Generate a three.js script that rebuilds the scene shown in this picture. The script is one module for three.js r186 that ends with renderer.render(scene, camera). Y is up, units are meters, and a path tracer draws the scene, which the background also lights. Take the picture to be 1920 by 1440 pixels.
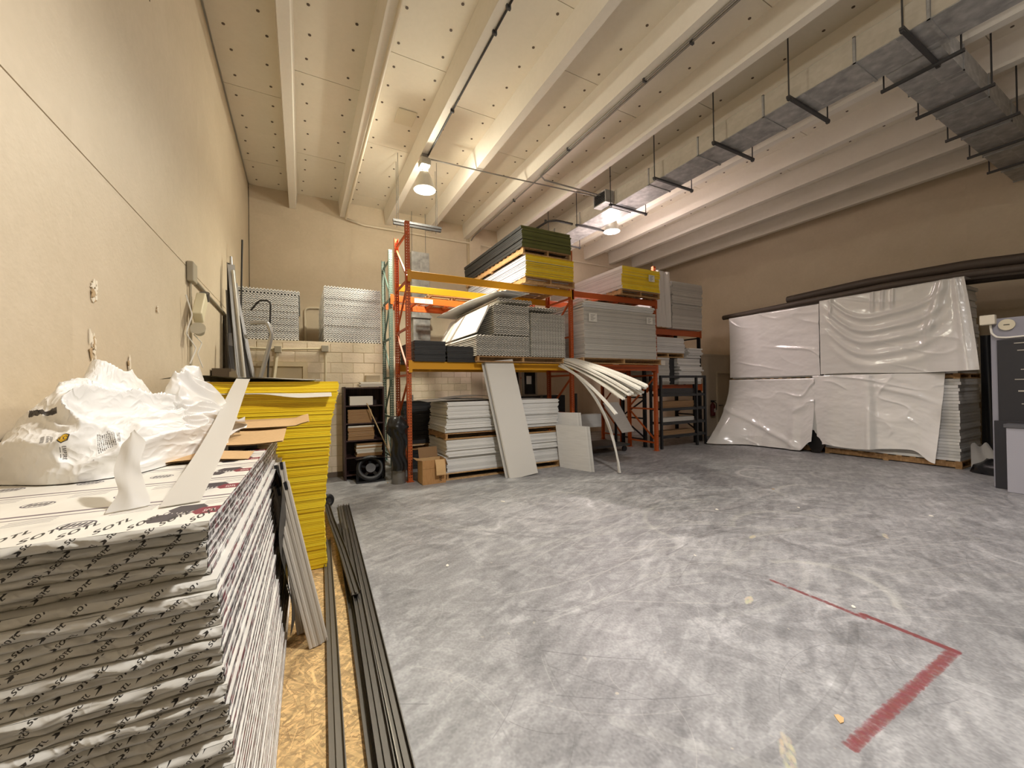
import * as THREE from 'three';
import { mergeGeometries } from 'three/addons/utils/BufferGeometryUtils.js';
import { RoundedBoxGeometry } from 'three/addons/geometries/RoundedBoxGeometry.js';

// ------------------------------------------------------------------ camera, exposure
const scene = new THREE.Scene();
scene.background = new THREE.Color(0x000000);
const camera = new THREE.PerspectiveCamera(88.43, 4 / 3, 0.05, 80);
camera.rotation.order = 'YXZ';
camera.position.set(0, 1.68, 0);
camera.rotation.set(THREE.MathUtils.degToRad(0.46), THREE.MathUtils.degToRad(-28.1), THREE.MathUtils.degToRad(-0.84));
const renderer = new THREE.WebGLRenderer({ antialias: true });
renderer.toneMapping = THREE.LinearToneMapping;
renderer.toneMappingExposure = 0.8;
renderer.shadowMap.enabled = true;

// high-bay lamps: x, mouth height, depth into the hall, colour, candela of the beam, of the mouth and of the top vents
const LAMPS = [
  { x: 2.2, y: 5.62, d: 7.68, col: [1.0, 0.94, 0.77], spot: 92, all: 14, up: 10 },
  { x: 7.33, y: 5.78, d: 7.96, col: [1.0, 0.84, 0.82], spot: 76, all: 7, up: 5 },
  { x: 2.2, y: 5.62, d: 0.95, col: [1.0, 0.96, 0.91], spot: 128, all: 8, up: 6 },
  { x: 7.0, y: 5.62, d: 0.4, col: [1.0, 0.93, 0.9], spot: 33, all: 1.5, up: 1.5 },
];

// ------------------------------------------------------------------ helpers
function rng(seed) {
  let a = seed >>> 0;
  return () => { a |= 0; a = a + 0x6D2B79F5 | 0; let t = Math.imul(a ^ a >>> 15, 1 | a); t = t + Math.imul(t ^ t >>> 7, 61 | t) ^ t; return ((t ^ t >>> 14) >>> 0) / 4294967296; };
}
const R = rng(20231);
const rr = (a, b, r = R) => a + (b - a) * r();
// value noise
const PERM = new Uint8Array(65536); { const q = rng(77); for (let i = 0; i < 65536; i++) PERM[i] = q() * 256; }
function hash2(ix, iy) { return PERM[((ix * 73856093) ^ (iy * 19349663)) & 65535] / 255; }
function vn(x, y) {
  const ix = Math.floor(x), iy = Math.floor(y); let fx = x - ix, fy = y - iy;
  fx = fx * fx * (3 - 2 * fx); fy = fy * fy * (3 - 2 * fy);
  const a = hash2(ix, iy), b = hash2(ix + 1, iy), c = hash2(ix, iy + 1), d = hash2(ix + 1, iy + 1);
  return a + (b - a) * fx + (c - a) * fy + (a - b - c + d) * fx * fy;
}
function fbm(x, y, o = 4) { let s = 0, a = 0.5, n = 0; for (let i = 0; i < o; i++) { s += a * vn(x, y); n += a; a *= 0.5; x = x * 2.03 + 17.1; y = y * 2.03 + 9.7; } return s / n; }
const lerp = (a, b, t) => a + (b - a) * t;
const sst = (a, b, x) => { const t = Math.min(1, Math.max(0, (x - a) / (b - a))); return t * t * (3 - 2 * t); };

const used = new Map();
function numbered(n) { const k = used.get(n) || 0; used.set(n, k + 1); return k ? n + '_' + String(k).padStart(3, '0') : n; }
function tag(o, label, category, group, kind) {
  o.userData = {}; if (label) o.userData.label = label; if (category) o.userData.category = category;
  if (group) o.userData.group = group; if (kind) o.userData.kind = kind; return o;
}
// a thing: a Group at its base. Positions are x, height, depth (depth runs away from the camera, three's -z)
function thing(name, label, category, [x, y, d], turn = 0, group) {
  const o = new THREE.Group(); o.name = numbered(name); o.position.set(x, y, -d); o.rotation.y = turn; scene.add(o);
  return tag(o, label, category, group);
}
function structure(name) { const o = new THREE.Group(); o.name = numbered(name); scene.add(o); o.userData = { kind: 'structure' }; return o; }
// a mesh with geometry in hall coordinates under an unturned thing
function part(root, name, geo, mat) {
  const p = new THREE.Vector3(); let q = root; while (q && q !== scene) { p.add(q.position); q = q.parent; }
  geo.translate(-p.x, -p.y, -p.z);
  return lpart(root, name, geo, mat);
}
function lpart(root, name, geo, mat) {
  const m = new THREE.Mesh(geo, mat); m.name = name; m.castShadow = m.receiveShadow = true; root.add(m); return m;
}
function solo(name, label, category, geo, mat, group, kind) {
  const m = new THREE.Mesh(geo, mat); m.name = numbered(name); m.castShadow = m.receiveShadow = true;
  geo.computeBoundingBox(); const b = geo.boundingBox; const c = new THREE.Vector3((b.min.x + b.max.x) / 2, b.min.y, (b.min.z + b.max.z) / 2);
  geo.translate(-c.x, -c.y, -c.z); m.position.copy(c); scene.add(m); return tag(m, label, category, group, kind);
}
// axis box from x0..x1, y0..y1, depth d0..d1 with uv in metres
function uvm(g, s = 1, ox = 0, oy = 0) {
  const p = g.attributes.position, n = g.attributes.normal, uv = new Float32Array(p.count * 2);
  for (let i = 0; i < p.count; i++) {
    const ax = Math.abs(n.getX(i)), ay = Math.abs(n.getY(i)), az = Math.abs(n.getZ(i));
    let u, v; if (ay >= ax && ay >= az) { u = p.getX(i); v = p.getZ(i); } else if (ax >= az) { u = p.getZ(i); v = p.getY(i); } else { u = p.getX(i); v = p.getY(i); }
    uv[i * 2] = u * s + ox; uv[i * 2 + 1] = v * s + oy;
  }
  g.setAttribute('uv', new THREE.BufferAttribute(uv, 2)); return g;
}
function B(x0, x1, y0, y1, d0, d1) {
  const g = new THREE.BoxGeometry(Math.abs(x1 - x0), Math.abs(y1 - y0), Math.abs(d1 - d0));
  g.translate((x0 + x1) / 2, (y0 + y1) / 2, -(d0 + d1) / 2); return uvm(g);
}
function RB(x0, x1, y0, y1, d0, d1, r = 0.01, seg = 2) {
  const g = new RoundedBoxGeometry(Math.abs(x1 - x0), Math.abs(y1 - y0), Math.abs(d1 - d0), seg, r);
  g.translate((x0 + x1) / 2, (y0 + y1) / 2, -(d0 + d1) / 2); return uvm(g.index ? g.toNonIndexed() : g);
}
const V = (x, y, d) => new THREE.Vector3(x, y, -d);
function merge(list) {
  const l = list.map(g => { const q = g.index ? g.toNonIndexed() : g; for (const k of Object.keys(q.attributes)) if (!['position', 'normal', 'uv'].includes(k)) q.deleteAttribute(k); return q; });
  return mergeGeometries(l, false);
}
function tube(pts, r, radial = 8, seg) {
  const c = new THREE.CatmullRomCurve3(pts, false, 'catmullrom', 0.15);
  return new THREE.TubeGeometry(c, seg || Math.max(2, pts.length * 6), r, radial, false);
}
function rod(a, b, r, radial = 8) {
  const d = new THREE.Vector3().subVectors(b, a), g = new THREE.CylinderGeometry(r, r, d.length(), radial);
  g.applyQuaternion(new THREE.Quaternion().setFromUnitVectors(new THREE.Vector3(0, 1, 0), d.clone().normalize()));
  g.translate((a.x + b.x) / 2, (a.y + b.y) / 2, (a.z + b.z) / 2); return g;
}
// bar of rectangular section from a to b
function bar(a, b, w, h, up = new THREE.Vector3(0, 1, 0)) { return sweep([a, b], [[-w / 2, -h / 2], [w / 2, -h / 2], [w / 2, h / 2], [-w / 2, h / 2]], up); }
// sweep a closed 2-D section along points, flat shaded
function sweep(pts, sec, up = new THREE.Vector3(0, 1, 0)) {
  const rings = [], n = sec.length;
  for (let i = 0; i < pts.length; i++) {
    const t = new THREE.Vector3().subVectors(pts[Math.min(i + 1, pts.length - 1)], pts[Math.max(i - 1, 0)]).normalize();
    let s = new THREE.Vector3().crossVectors(t, up); if (s.lengthSq() < 1e-6) s.set(1, 0, 0); s.normalize();
    const u = new THREE.Vector3().crossVectors(s, t).normalize();
    rings.push(sec.map(([a, b]) => pts[i].clone().addScaledVector(s, a).addScaledVector(u, b)));
  }
  const pos = [], uv = []; let len = 0;
  const quad = (a, b, c, d, u0, u1, v0, v1) => { for (const q of [a, b, c, a, c, d]) pos.push(q.x, q.y, q.z); uv.push(u0, v0, u0, v1, u1, v1, u0, v0, u1, v1, u1, v0); };
  for (let i = 0; i < pts.length - 1; i++) {
    const l2 = len + pts[i].distanceTo(pts[i + 1]);
    for (let k = 0; k < n; k++) { const k2 = (k + 1) % n; quad(rings[i][k], rings[i][k2], rings[i + 1][k2], rings[i + 1][k], len, l2, k * 0.05, k2 * 0.05); }
    len = l2;
  }
  const cap = (r, flip) => { const tri = THREE.ShapeUtils.triangulateShape(sec.map(([a, b]) => new THREE.Vector2(a, b)), []); for (const t of tri) { const o = flip ? [t[0], t[2], t[1]] : t; for (const q of o) { pos.push(r[q].x, r[q].y, r[q].z); uv.push(sec[q][0], sec[q][1]); } } };
  cap(rings[0], true); cap(rings[rings.length - 1], false);
  const g = new THREE.BufferGeometry(); g.setAttribute('position', new THREE.Float32BufferAttribute(pos, 3)); g.setAttribute('uv', new THREE.Float32BufferAttribute(uv, 2)); g.computeVertexNormals(); return g;
}
function grid(nu, nv, f, closed) { // surface from f(u,v)->Vector3, smooth
  const pos = [], uv = [], idx = [];
  for (let j = 0; j <= nv; j++) for (let i = 0; i <= nu; i++) { const p = f(i / nu, j / nv); pos.push(p.x, p.y, p.z); uv.push(i / nu, j / nv); }
  for (let j = 0; j < nv; j++) for (let i = 0; i < nu; i++) { const a = j * (nu + 1) + i, b = a + 1, c = a + nu + 1, d = c + 1; idx.push(a, b, d, a, d, c); }
  const g = new THREE.BufferGeometry(); g.setAttribute('position', new THREE.Float32BufferAttribute(pos, 3)); g.setAttribute('uv', new THREE.Float32BufferAttribute(uv, 2)); g.setIndex(idx); g.computeVertexNormals(); return g;
}
// a sheet with real thickness from f(u,v)
function sheet(nu, nv, f, th, nrm) {
  const a = grid(nu, nv, f), n = a.attributes.normal, p = a.attributes.position;
  const b = a.clone(), q = b.attributes.position;
  for (let i = 0; i < p.count; i++) q.setXYZ(i, p.getX(i) - n.getX(i) * th, p.getY(i) - n.getY(i) * th, p.getZ(i) - n.getZ(i) * th);
  const ix = Array.from(b.index.array); for (let i = 0; i < ix.length; i += 3) { const t = ix[i]; ix[i] = ix[i + 1]; ix[i + 1] = t; } b.setIndex(ix); b.computeVertexNormals();
  return mergeGeometries([a, b], false);
}

// ------------------------------------------------------------------ textures
function tex(w, h, draw, repeatU, repeatV, srgb = true) {
  const c = document.createElement('canvas'); c.width = w; c.height = h; const x = c.getContext('2d'); draw(x, w, h);
  const t = new THREE.CanvasTexture(c); t.wrapS = t.wrapT = THREE.RepeatWrapping; if (srgb) t.colorSpace = THREE.SRGBColorSpace;
  if (repeatU) t.repeat.set(repeatU, repeatV); return t;
}
function pix(x, w, h, f) {
  const im = x.createImageData(w, h), d = im.data; const o = [0, 0, 0];
  for (let j = 0; j < h; j++) for (let i = 0; i < w; i++) { f(i, j, o); const k = (j * w + i) * 4; d[k] = o[0]; d[k + 1] = o[1]; d[k + 2] = o[2]; d[k + 3] = 255; }
  x.putImageData(im, 0, 0);
}
// tileable fbm on a torus-ish blend
function tnoise(i, j, w, h, f, o) { const u = i / w, v = j / h, a = fbm(u * f, v * f, o), b = fbm((u - 1) * f + 50, v * f, o), k = sst(0.8, 1, u), c = fbm(u * f, (v - 1) * f + 50, o), k2 = sst(0.8, 1, v); return lerp(lerp(a, b, k), c, k2); }
const grainBump = tex(512, 512, (x, w, h) => pix(x, w, h, (i, j, o) => { const n = 128 + (tnoise(i, j, w, h, 60, 3) - 0.5) * 120 + (tnoise(i, j, w, h, 8, 3) - 0.5) * 60; o[0] = o[1] = o[2] = n; }), 1, 1, false);
const paintMap = (r, g, b, amp, seed) => tex(512, 512, (x, w, h) => {
  pix(x, w, h, (i, j, o) => { const n = (tnoise(i + seed, j, w, h, 6, 4) - 0.5) * amp + (tnoise(i, j + seed, w, h, 70, 2) - 0.5) * amp * 0.5; o[0] = r + n; o[1] = g + n; o[2] = b + n * 1.1; });
}, 0.33, 0.33);

const M = {};
const std = (o) => new THREE.MeshStandardMaterial(o);
const lin = (r, g, b) => new THREE.Color().setRGB(r, g, b);
M.wall = std({ map: paintMap(206, 190, 164, 12, 0), bumpMap: grainBump, bumpScale: 0.002, roughness: 0.55 });
M.wallBack = std({ map: paintMap(206, 190, 164, 12, 31), bumpMap: grainBump, bumpScale: 0.002, roughness: 0.7 });
M.block = [0, 1, 2].map(k => std({ map: paintMap(228 + k * 3, 214 + k * 2, 188 + k * 3, 16, 60 + k * 20), bumpMap: grainBump, bumpScale: 0.004, roughness: 0.75 }));
M.mortar = std({ color: 0xdaccb0, roughness: 0.9 });
M.ceil = std({ map: paintMap(226, 217, 198, 8, 11), roughness: 0.8 });
M.beam = std({ map: paintMap(233, 226, 212, 8, 90), roughness: 0.6, bumpMap: grainBump, bumpScale: 0.001 });
M.dark = std({ color: 0x1c1a18, roughness: 0.9 });
M.disc = std({ color: 0x5b4c3e, roughness: 0.7 });
M.galv = std({ color: 0xd2d1cc, metalness: 0.35, roughness: 0.45, map: tex(256, 256, (x, w, h) => pix(x, w, h, (i, j, o) => { const n = 205 + (tnoise(i, j, w, h, 10, 4) - 0.5) * 90; o[0] = n; o[1] = n; o[2] = n + 2; }), 1, 1) });
M.ductPaint = std({ map: paintMap(186, 178, 162, 26, 140), roughness: 0.6 });
M.steel = std({ color: 0x4b4a4a, metalness: 0.5, roughness: 0.55 });
M.blackPipe = std({ color: 0x2a2725, metalness: 0.2, roughness: 0.6 });
M.conduit = std({ color: 0x8d8880, metalness: 0.5, roughness: 0.5 });
M.conduitPaint = std({ color: 0xdccfb6, roughness: 0.6 });
M.orange = std({ color: 0xb4521c, roughness: 0.5, bumpMap: grainBump, bumpScale: 0.001 });
M.orange2 = std({ color: 0xd9641c, roughness: 0.5 });
M.yellowBeam = std({ color: 0xd99a12, roughness: 0.45, bumpMap: grainBump, bumpScale: 0.001 });
M.green = std({ color: 0x667a70, roughness: 0.5 });
M.blackPaint = std({ color: 0x17181b, roughness: 0.5 });
M.plywood = std({ color: 0x8a6a48, roughness: 0.8 });
const woodTex = (r, g, b, seed) => tex(256, 256, (x, w, h) => pix(x, w, h, (i, j, o) => { const n = (fbm(i / 12 + seed, j / 160, 4) - 0.5) * 60 + (vn(i / 2.5, j / 60 + seed) - 0.5) * 22; o[0] = r + n; o[1] = g + n * 0.9; o[2] = b + n * 0.75; }), 3, 1);
M.pallet = [woodTex(176, 138, 92, 3), woodTex(160, 124, 84, 40), woodTex(190, 154, 108, 80)].map(t => std({ map: t, roughness: 0.85 }));
const cardTex = tex(256, 256, (x, w, h) => pix(x, w, h, (i, j, o) => { const n = (tnoise(i, j, w, h, 40, 3) - 0.5) * 16 + Math.sin(i * 1.2) * 2; o[0] = 204 + n; o[1] = 168 + n; o[2] = 120 + n; }), 2, 2);
M.card = std({ map: cardTex, roughness: 0.85 });
M.cardDark = std({ color: 0x8d6f4f, roughness: 0.9 });
M.paper = std({ color: 0xe4e0d6, roughness: 0.8 });
M.whiteFilm = std({ color: 0xe9e6df, roughness: 0.4 });

function lined(r, g, b, amp, rough, extra = {}) { // faint streaks that run along a sheet edge
  return std({ map: tex(256, 256, (x, w, h) => pix(x, w, h, (i, j, o) => { const n = (fbm(i / 60, j / 5, 3) - 0.5) * amp; o[0] = r + n; o[1] = g + n; o[2] = b + n; }), 1, 1), roughness: rough, ...extra });
}
M.yellowEdge = [lined(244, 208, 36, 22, 0.45), lined(250, 218, 44, 18, 0.45), lined(232, 192, 24, 30, 0.45)];
M.yellowTop = std({ color: 0xc7b23a, roughness: 0.45 });
M.olive = [lined(94, 96, 44, 22, 0.6), lined(84, 88, 38, 22, 0.6)];
M.whitePlastic = [lined(222, 221, 218, 14, 0.4), lined(210, 209, 206, 14, 0.4), lined(230, 229, 226, 10, 0.4)];
M.bluePlastic = [lined(206, 208, 216, 12, 0.35), lined(194, 197, 208, 12, 0.35)];
M.greyPlastic = [lined(196, 192, 184, 14, 0.5), lined(188, 184, 177, 14, 0.5), lined(204, 200, 192, 14, 0.5)];
M.corr = [std({ color: 0xd0ccc3, roughness: 0.5 }), std({ color: 0xc4c0b7, roughness: 0.5 }), std({ color: 0xdad6cd, roughness: 0.5 })];
M.silver = [std({ color: 0xe9e9e8, metalness: 0.05, roughness: 0.3 }), std({ color: 0xdededd, metalness: 0.05, roughness: 0.35 }), std({ color: 0xf0f0ee, metalness: 0.05, roughness: 0.25 })];
M.blackSheet = [lined(46, 46, 47, 14, 0.5), lined(38, 38, 39, 14, 0.5)];
M.blackFilm = std({ color: 0x121316, roughness: 0.35 });

const ROOM = { xl: -1.1, xr: 13.5, db: 11.48, df: -7, h: 6.74 };

// ------------------------------------------------------------------ floor
{
  const fl = structure('floor');
  const slabs = [[-1.1, 4.0, 0.4, 6.4, 2048, 2048], [4.0, 10.2, 0.4, 6.4, 2048, 2048], [-1.1, 10.2, 6.4, 11.48, 1024, 512], [10.2, 13.5, 0.4, 11.48, 512, 1024], [-1.1, 13.5, -7, 0.4, 256, 256]];
  const strokes = []; const q = rng(991);
  // scuffs: mostly straight light scratches, some dark rubber, arcs from truck tyres near the covered stacks
  for (let i = 0; i < 700; i++) { const a = (q() < 0.6 ? -0.5 : 0.9) + (q() - 0.5) * 1.3, l = 0.05 + q() * q() * 1.1; strokes.push({ x: rr(-1, 10, q), d: rr(0.6, 7, q), a, l, w: 0.002 + q() * 0.005, c: q() < 0.72 ? 1 : 0, o: 0.06 + q() * 0.2, bend: (q() - 0.5) * 0.5 }); }
  for (let i = 0; i < 420; i++) { const cl = [[5.2, 3.4], [4.2, 2.4], [6.4, 4.2], [2.6, 3.2], [3.4, 4.6]][i % 5], a = -0.75 + (q() - 0.5) * 1.1 + (i % 5) * 0.22, l = 0.2 + q() * 1.5; strokes.push({ x: cl[0] + (q() - 0.5) * 2.4, d: cl[1] + (q() - 0.5) * 1.8, a, l, w: 0.003 + q() * 0.014, c: q() < 0.85 ? 1 : 0, o: 0.06 + q() * 0.2, bend: (q() - 0.5) * 0.12 }); }
  for (let i = 0; i < 110; i++) { const a = -0.35 + (q() - 0.5) * 1.2; strokes.push({ x: rr(1, 9, q), d: rr(1, 6.5, q), a, l: 0.6 + q() * 2.2, w: 0.02 + q() * 0.1, c: q() < 0.65 ? 1 : 0, o: 0.04 + q() * 0.09, bend: (q() - 0.5) * 0.8 }); }
  const arcs = [[7.55, 4.3, 0.45, 0.2, 3.6, 0.07, 0.32], [7.9, 4.1, 0.75, -0.6, 1.9, 0.06, 0.22], [6.9, 3.1, 0.6, 0.3, 2.8, 0.06, 0.2], [5.0, 2.5, 0.7, 0.0, 2.4, 0.07, 0.16], [4.6, 3.1, 1.0, 1.0, 3.3, 0.05, 0.16], [3.7, 1.7, 0.55, -1.2, 1.2, 0.07, 0.15], [4.4, 1.2, 0.8, 0.4, 2.6, 0.06, 0.13], [6.2, 4.6, 0.8, 2.2, 4.6, 0.05, 0.18], [8.6, 3.5, 0.5, 1, 4, 0.05, 0.2]];
  for (const [x0, x1, d0, d1, w, h] of slabs) {
    const t = tex(w, h, (x) => {
      const sx = (x1 - x0) / w, sd = (d1 - d0) / h;
      pix(x, w, h, (i, j, o) => {
        const X = x0 + i * sx, D = d0 + j * sd;
        const wx = (vn(X * 3, D * 3) - 0.5) * 0.5, wd = (vn(X * 3 + 40, D * 3) - 0.5) * 0.5, big = fbm(X * 0.7 + 3, D * 0.7 + 8, 3), mid = fbm((X + wx) * 2.6 + D * 0.6, (D + wd) * 3.4 - X * 0.5, 5), blot = sst(0.5, 0.62, fbm((X + wx) * 7 + 11, (D + wd) * 8, 4)), fine = vn(X * 90, D * 90), st = vn(X * 7 + D * 3.5, D * 26 - X * 13);
        let v = 145 + (big - 0.5) * 26 + (mid - 0.5) * 40 + (vn(X * 3.1 + D * 2.2, D * 17 - X * 9) - 0.5) * 13 + (vn(X * 11 - D * 4, D * 34 + X * 8) - 0.5) * 10 + (blot - 0.4) * 13 + (fine - 0.5) * 22 + (st - 0.5) * 20;
        if (mid > 0.66) v += (mid - 0.66) * 90; // worn pale patches
        o[0] = v; o[1] = v; o[2] = v + 2;
      });
      const U = (X) => (X - x0) / sx, W = (D) => (D - d0) / sd; x.lineCap = 'round';
      for (const s of strokes) {
        if (s.x < x0 - 3 || s.x > x1 + 3 || s.d < d0 - 3 || s.d > d1 + 3) continue;
        x.strokeStyle = s.c ? `rgba(205,203,198,${s.o})` : `rgba(40,40,42,${s.o})`; x.lineWidth = Math.max(1, s.w / sx);
        const ex = s.x + Math.cos(s.a) * s.l, ed = s.d + Math.sin(s.a) * s.l, mx = (s.x + ex) / 2 - Math.sin(s.a) * s.bend * s.l, md = (s.d + ed) / 2 + Math.cos(s.a) * s.bend * s.l;
        x.beginPath(); x.moveTo(U(s.x), W(s.d)); x.quadraticCurveTo(U(mx), W(md), U(ex), W(ed)); x.stroke();
      }
      for (const [cx, cd, r, a0, a1, lw, o] of arcs) for (let k = 0; k < 5; k++) { x.strokeStyle = `rgba(214,212,208,${o * 0.5})`; x.lineWidth = lw * (0.25 + 0.18 * k) / sx; x.beginPath(); x.ellipse(U(cx), W(cd), (r + (k - 2) * 0.012) / sx, (r * 0.85 + (k - 2) * 0.012) / sd, 0, a0, a1); x.stroke(); }
      // red painted corner line, worn
      const qq = rng(5); const red = (xa, xb, da, db, keep) => { for (let k = 0; k < 2600; k++) { if (qq() > keep) continue; const X = rr(xa, xb, qq), D = rr(da, db, qq), s = 0.006 + qq() * 0.016; if (fbm(X * 5 + 3, D * 5, 3) < 0.40 - keep * 0.12) continue; x.fillStyle = `rgba(${108 + qq() * 24},${52 + qq() * 20},${56 + qq() * 16},${0.08 + qq() * 0.2})`; x.fillRect(U(X), W(D), s / sx, s * 1.3 / sd); } };
      red(2.2, 3.58, 0.86, 0.905, 0.95); red(3.54, 3.575, 0.86, 1.35, 0.5); red(3.5, 3.53, 1.3, 1.95, 0.24);
      for (const [X, D, a, b, r] of [[1.94, 1.02, 0.1, 0.03, 0.6], [3.05, 1.86, 0.06, 0.025, 0.3], [4.35, 2.6, 0.05, 0.02, 0.2], [5.6, 1.9, 0.07, 0.02, 0.5]]) { for (let k = 0; k < 60; k++) { const t = (qq() - 0.5) * 2, o = (qq() - 0.5) * 2 * Math.sqrt(1 - t * t); x.fillStyle = `rgba(${170 + qq() * 30},${162 + qq() * 28},${142 + qq() * 26},0.3)`; x.beginPath(); x.ellipse(U(X + (t * Math.cos(r) * a - o * Math.sin(r) * b)), W(D + (t * Math.sin(r) * a + o * Math.cos(r) * b)), 0.02 / sx, 0.008 / sd, r, 0, 6.3); x.fill(); } }
      // pale mortar smears and spots
      for (let k = 0; k < 260; k++) { const X = rr(-1, 10, qq), D = rr(0.5, 7, qq); x.fillStyle = `rgba(196,186,170,${0.2 + qq() * 0.5})`; x.beginPath(); x.ellipse(U(X), W(D), (0.004 + qq() * 0.01) / sx, (0.003 + qq() * 0.008) / sd, qq() * 3, 0, 6.3); x.fill(); }
    });
    t.wrapS = t.wrapT = THREE.ClampToEdgeWrapping; t.magFilter = THREE.LinearFilter;
    const b = grainBump.clone(); b.repeat.set((x1 - x0) * 2, (d1 - d0) * 2); b.needsUpdate = true;
    const m = std({ map: t, roughness: 0.46, bumpMap: b, bumpScale: 0.0012 });
    const g = new THREE.BoxGeometry(x1 - x0, 0.2, d1 - d0); g.translate((x0 + x1) / 2, -0.1, -(d0 + d1) / 2);
    const p = g.attributes.position, uv = g.attributes.uv; for (let i = 0; i < p.count; i++) uv.setXY(i, (p.getX(i) - x0) / (x1 - x0), 1 - (-p.getZ(i) - d0) / (d1 - d0));
    lpart(fl, 'concrete_slab', g, m);
  }
}

// ------------------------------------------------------------------ walls
{
  const wl = structure('wall_left');
  // two cast panels with an open horizontal joint
  lpart(wl, 'wall_panel', B(-1.3, -1.1, 0, 3.055, -7, 11.46), M.wall);
  lpart(wl, 'wall_panel', B(-1.3, -1.1, 3.064, 6.715, -7, 11.46), M.wall);
  lpart(wl, 'joint_backing', B(-1.3, -1.12, 3.0, 3.1, -7, 11.46), M.dark);
  lpart(wl, 'joint_backing', B(-1.3, -1.14, 6.66, 6.9, -7, 11.6), M.dark);
  lpart(wl, 'joint_backing', B(-1.3, -1.11, 0, 6.9, 11.44, 11.6), M.dark);
  const wb = structure('wall_back');
  lpart(wb, 'wall_panel', B(-1.09, 4.6, 0, 6.9, 11.48, 11.68), M.wallBack);
  lpart(wb, 'wall_panel', B(4.61, 13.7, 0, 6.9, 11.48, 11.68), M.wallBack);
  lpart(wb, 'pilaster', B(4.66, 5.04, 0, 6.74, 11.4, 11.48), M.wallBack);
  const wr = structure('wall_right'); lpart(wr, 'wall_panel', B(13.5, 13.7, 0, 6.9, -7, 11.7), M.wallBack);
  const wf = structure('wall_front'); lpart(wf, 'wall_panel', B(-1.3, 13.7, 0, 6.9, -7.2, -7), M.wallBack);
  // block masonry on the recessed back wall, lower part, visible between the racks
  const blockRun = (root, x0, x1, y0, n, d, skip, mat = M.block) => {
    const g1 = RB(-0.1945, 0.1945, -0.0945, 0.0945, -0.02, 0.02, 0.006, 1), g2 = RB(-0.0945, 0.0945, -0.0945, 0.0945, -0.02, 0.02, 0.006, 1); let k = 0;
    for (let r = 0; r < n; r++) for (let c = 0; ; c++) {
      const off = r % 2 ? -0.2 : 0; let a = x0 + c * 0.4 + off, b = a + 0.4; if (a >= x1 - 0.02) break; a = Math.max(a, x0); b = Math.min(b, x1); if (b - a < 0.05) continue;
      const y = y0 + r * 0.2 + 0.1; if (skip && skip((a + b) / 2, y, a, b)) continue;
      const full = b - a > 0.38; const m = lpart(root, 'block', full ? g1 : g2, mat[(k * 7 + r * 3 + (k % 5)) % 3]); if (!full) m.scale.x = (b - a - 0.011) / 0.189; m.position.set((a + b) / 2, y, -(d - 0.02) + rr(-0.002, 0.002)); k++;
    }
  };
  const rb = structure('wall_back_masonry'); lpart(rb, 'mortar_bed', B(1.5, 6.0, 0.6, 2.6, 11.424, 11.48), M.mortar);
  blockRun(rb, 1.5, 6.0, 0.6, 10, 11.456);
  lpart(rb, 'outlet_box', RB(2.72, 2.84, 1.3, 1.5, 11.35, 11.42, 0.01), std({ color: 0x6f7470, roughness: 0.6 }));
  // block room in the left rear corner
  const lr = structure('wall_block_room');
  lpart(lr, 'mortar_bed', merge([B(-1.1, 0.0 - 0.9, 0, 2.58, 8.328, 8.5), B(0.05, 1.45, 0, 2.58, 8.328, 8.5), B(-0.9, 0.05, 2.18, 2.58, 8.328, 8.5), B(1.3, 1.45, 0, 2.58, 8.36, 11.48)]), M.mortar);
  lpart(lr, 'roof_slab', B(-1.1, 1.47, 2.56, 2.6, 8.32, 11.48), M.block[0]);
  blockRun(lr, -1.1, 1.47, 0, 13, 8.36, (x, y, a, b) => a < 0.1 && b > -0.9 && y < 2.2);
  const dr = structure('door_1'); const fr = std({ color: 0xcdbb98, roughness: 0.6 });
  lpart(dr, 'door_jamb', B(-0.96, -0.88, 0, 2.2, 8.27, 8.38), fr); lpart(dr, 'door_jamb', B(0.03, 0.11, 0, 2.2, 8.27, 8.38), fr); lpart(dr, 'door_head', B(-0.88, 0.03, 2.12, 2.2, 8.27, 8.38), fr);
  lpart(dr, 'door_leaf', B(-0.88, 0.03, 0.01, 2.12, 8.325, 8.38), std({ color: 0xcfbe9c, roughness: 0.55 }));
  // block room in the right rear corner, plastered, with a door
  const r2 = structure('wall_plaster_room'); const pl = std({ map: paintMap(214, 198, 176, 12, 200), roughness: 0.65 });
  lpart(r2, 'wall_panel', merge([B(11.23, 12.08, 0, 2.6, 8.3, 8.42), B(13.02, 13.5, 0, 2.6, 8.3, 8.42), B(12.08, 13.02, 2.08, 2.6, 8.3, 8.42), B(11.23, 11.35, 0, 2.6, 8.42, 11.48)]), pl);
  lpart(r2, 'roof_slab', B(11.2, 13.5, 2.6, 2.66, 8.28, 11.48), pl);
  const d2 = structure('door_2');
  lpart(d2, 'door_frame', merge([B(12.06, 12.12, 0, 2.08, 8.27, 8.36), B(12.98, 13.04, 0, 2.08, 8.27, 8.36), B(12.12, 12.98, 2.03, 2.09, 8.27, 8.36)]), std({ color: 0xd9c9ae, roughness: 0.5 }));
  const leaf = lpart(d2, 'door_leaf', B(12.12, 12.98, 0.01, 2.03, 8.32, 8.36), std({ color: 0xc9b79c, roughness: 0.5 }));
  lpart(leaf, 'handle', merge([rod(V(12.2, 0.98, 8.32), V(12.2, 0.98, 8.26), 0.012), rod(V(12.2, 0.98, 8.26), V(12.33, 0.98, 8.26), 0.011)]), M.steel);
  const bb = structure('baseboard_left'); lpart(bb, 'kick_strip', B(0.11, 1.47, 0, 0.1, 8.305, 8.32), std({ color: 0x6e6256, roughness: 0.8 }));
}

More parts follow.
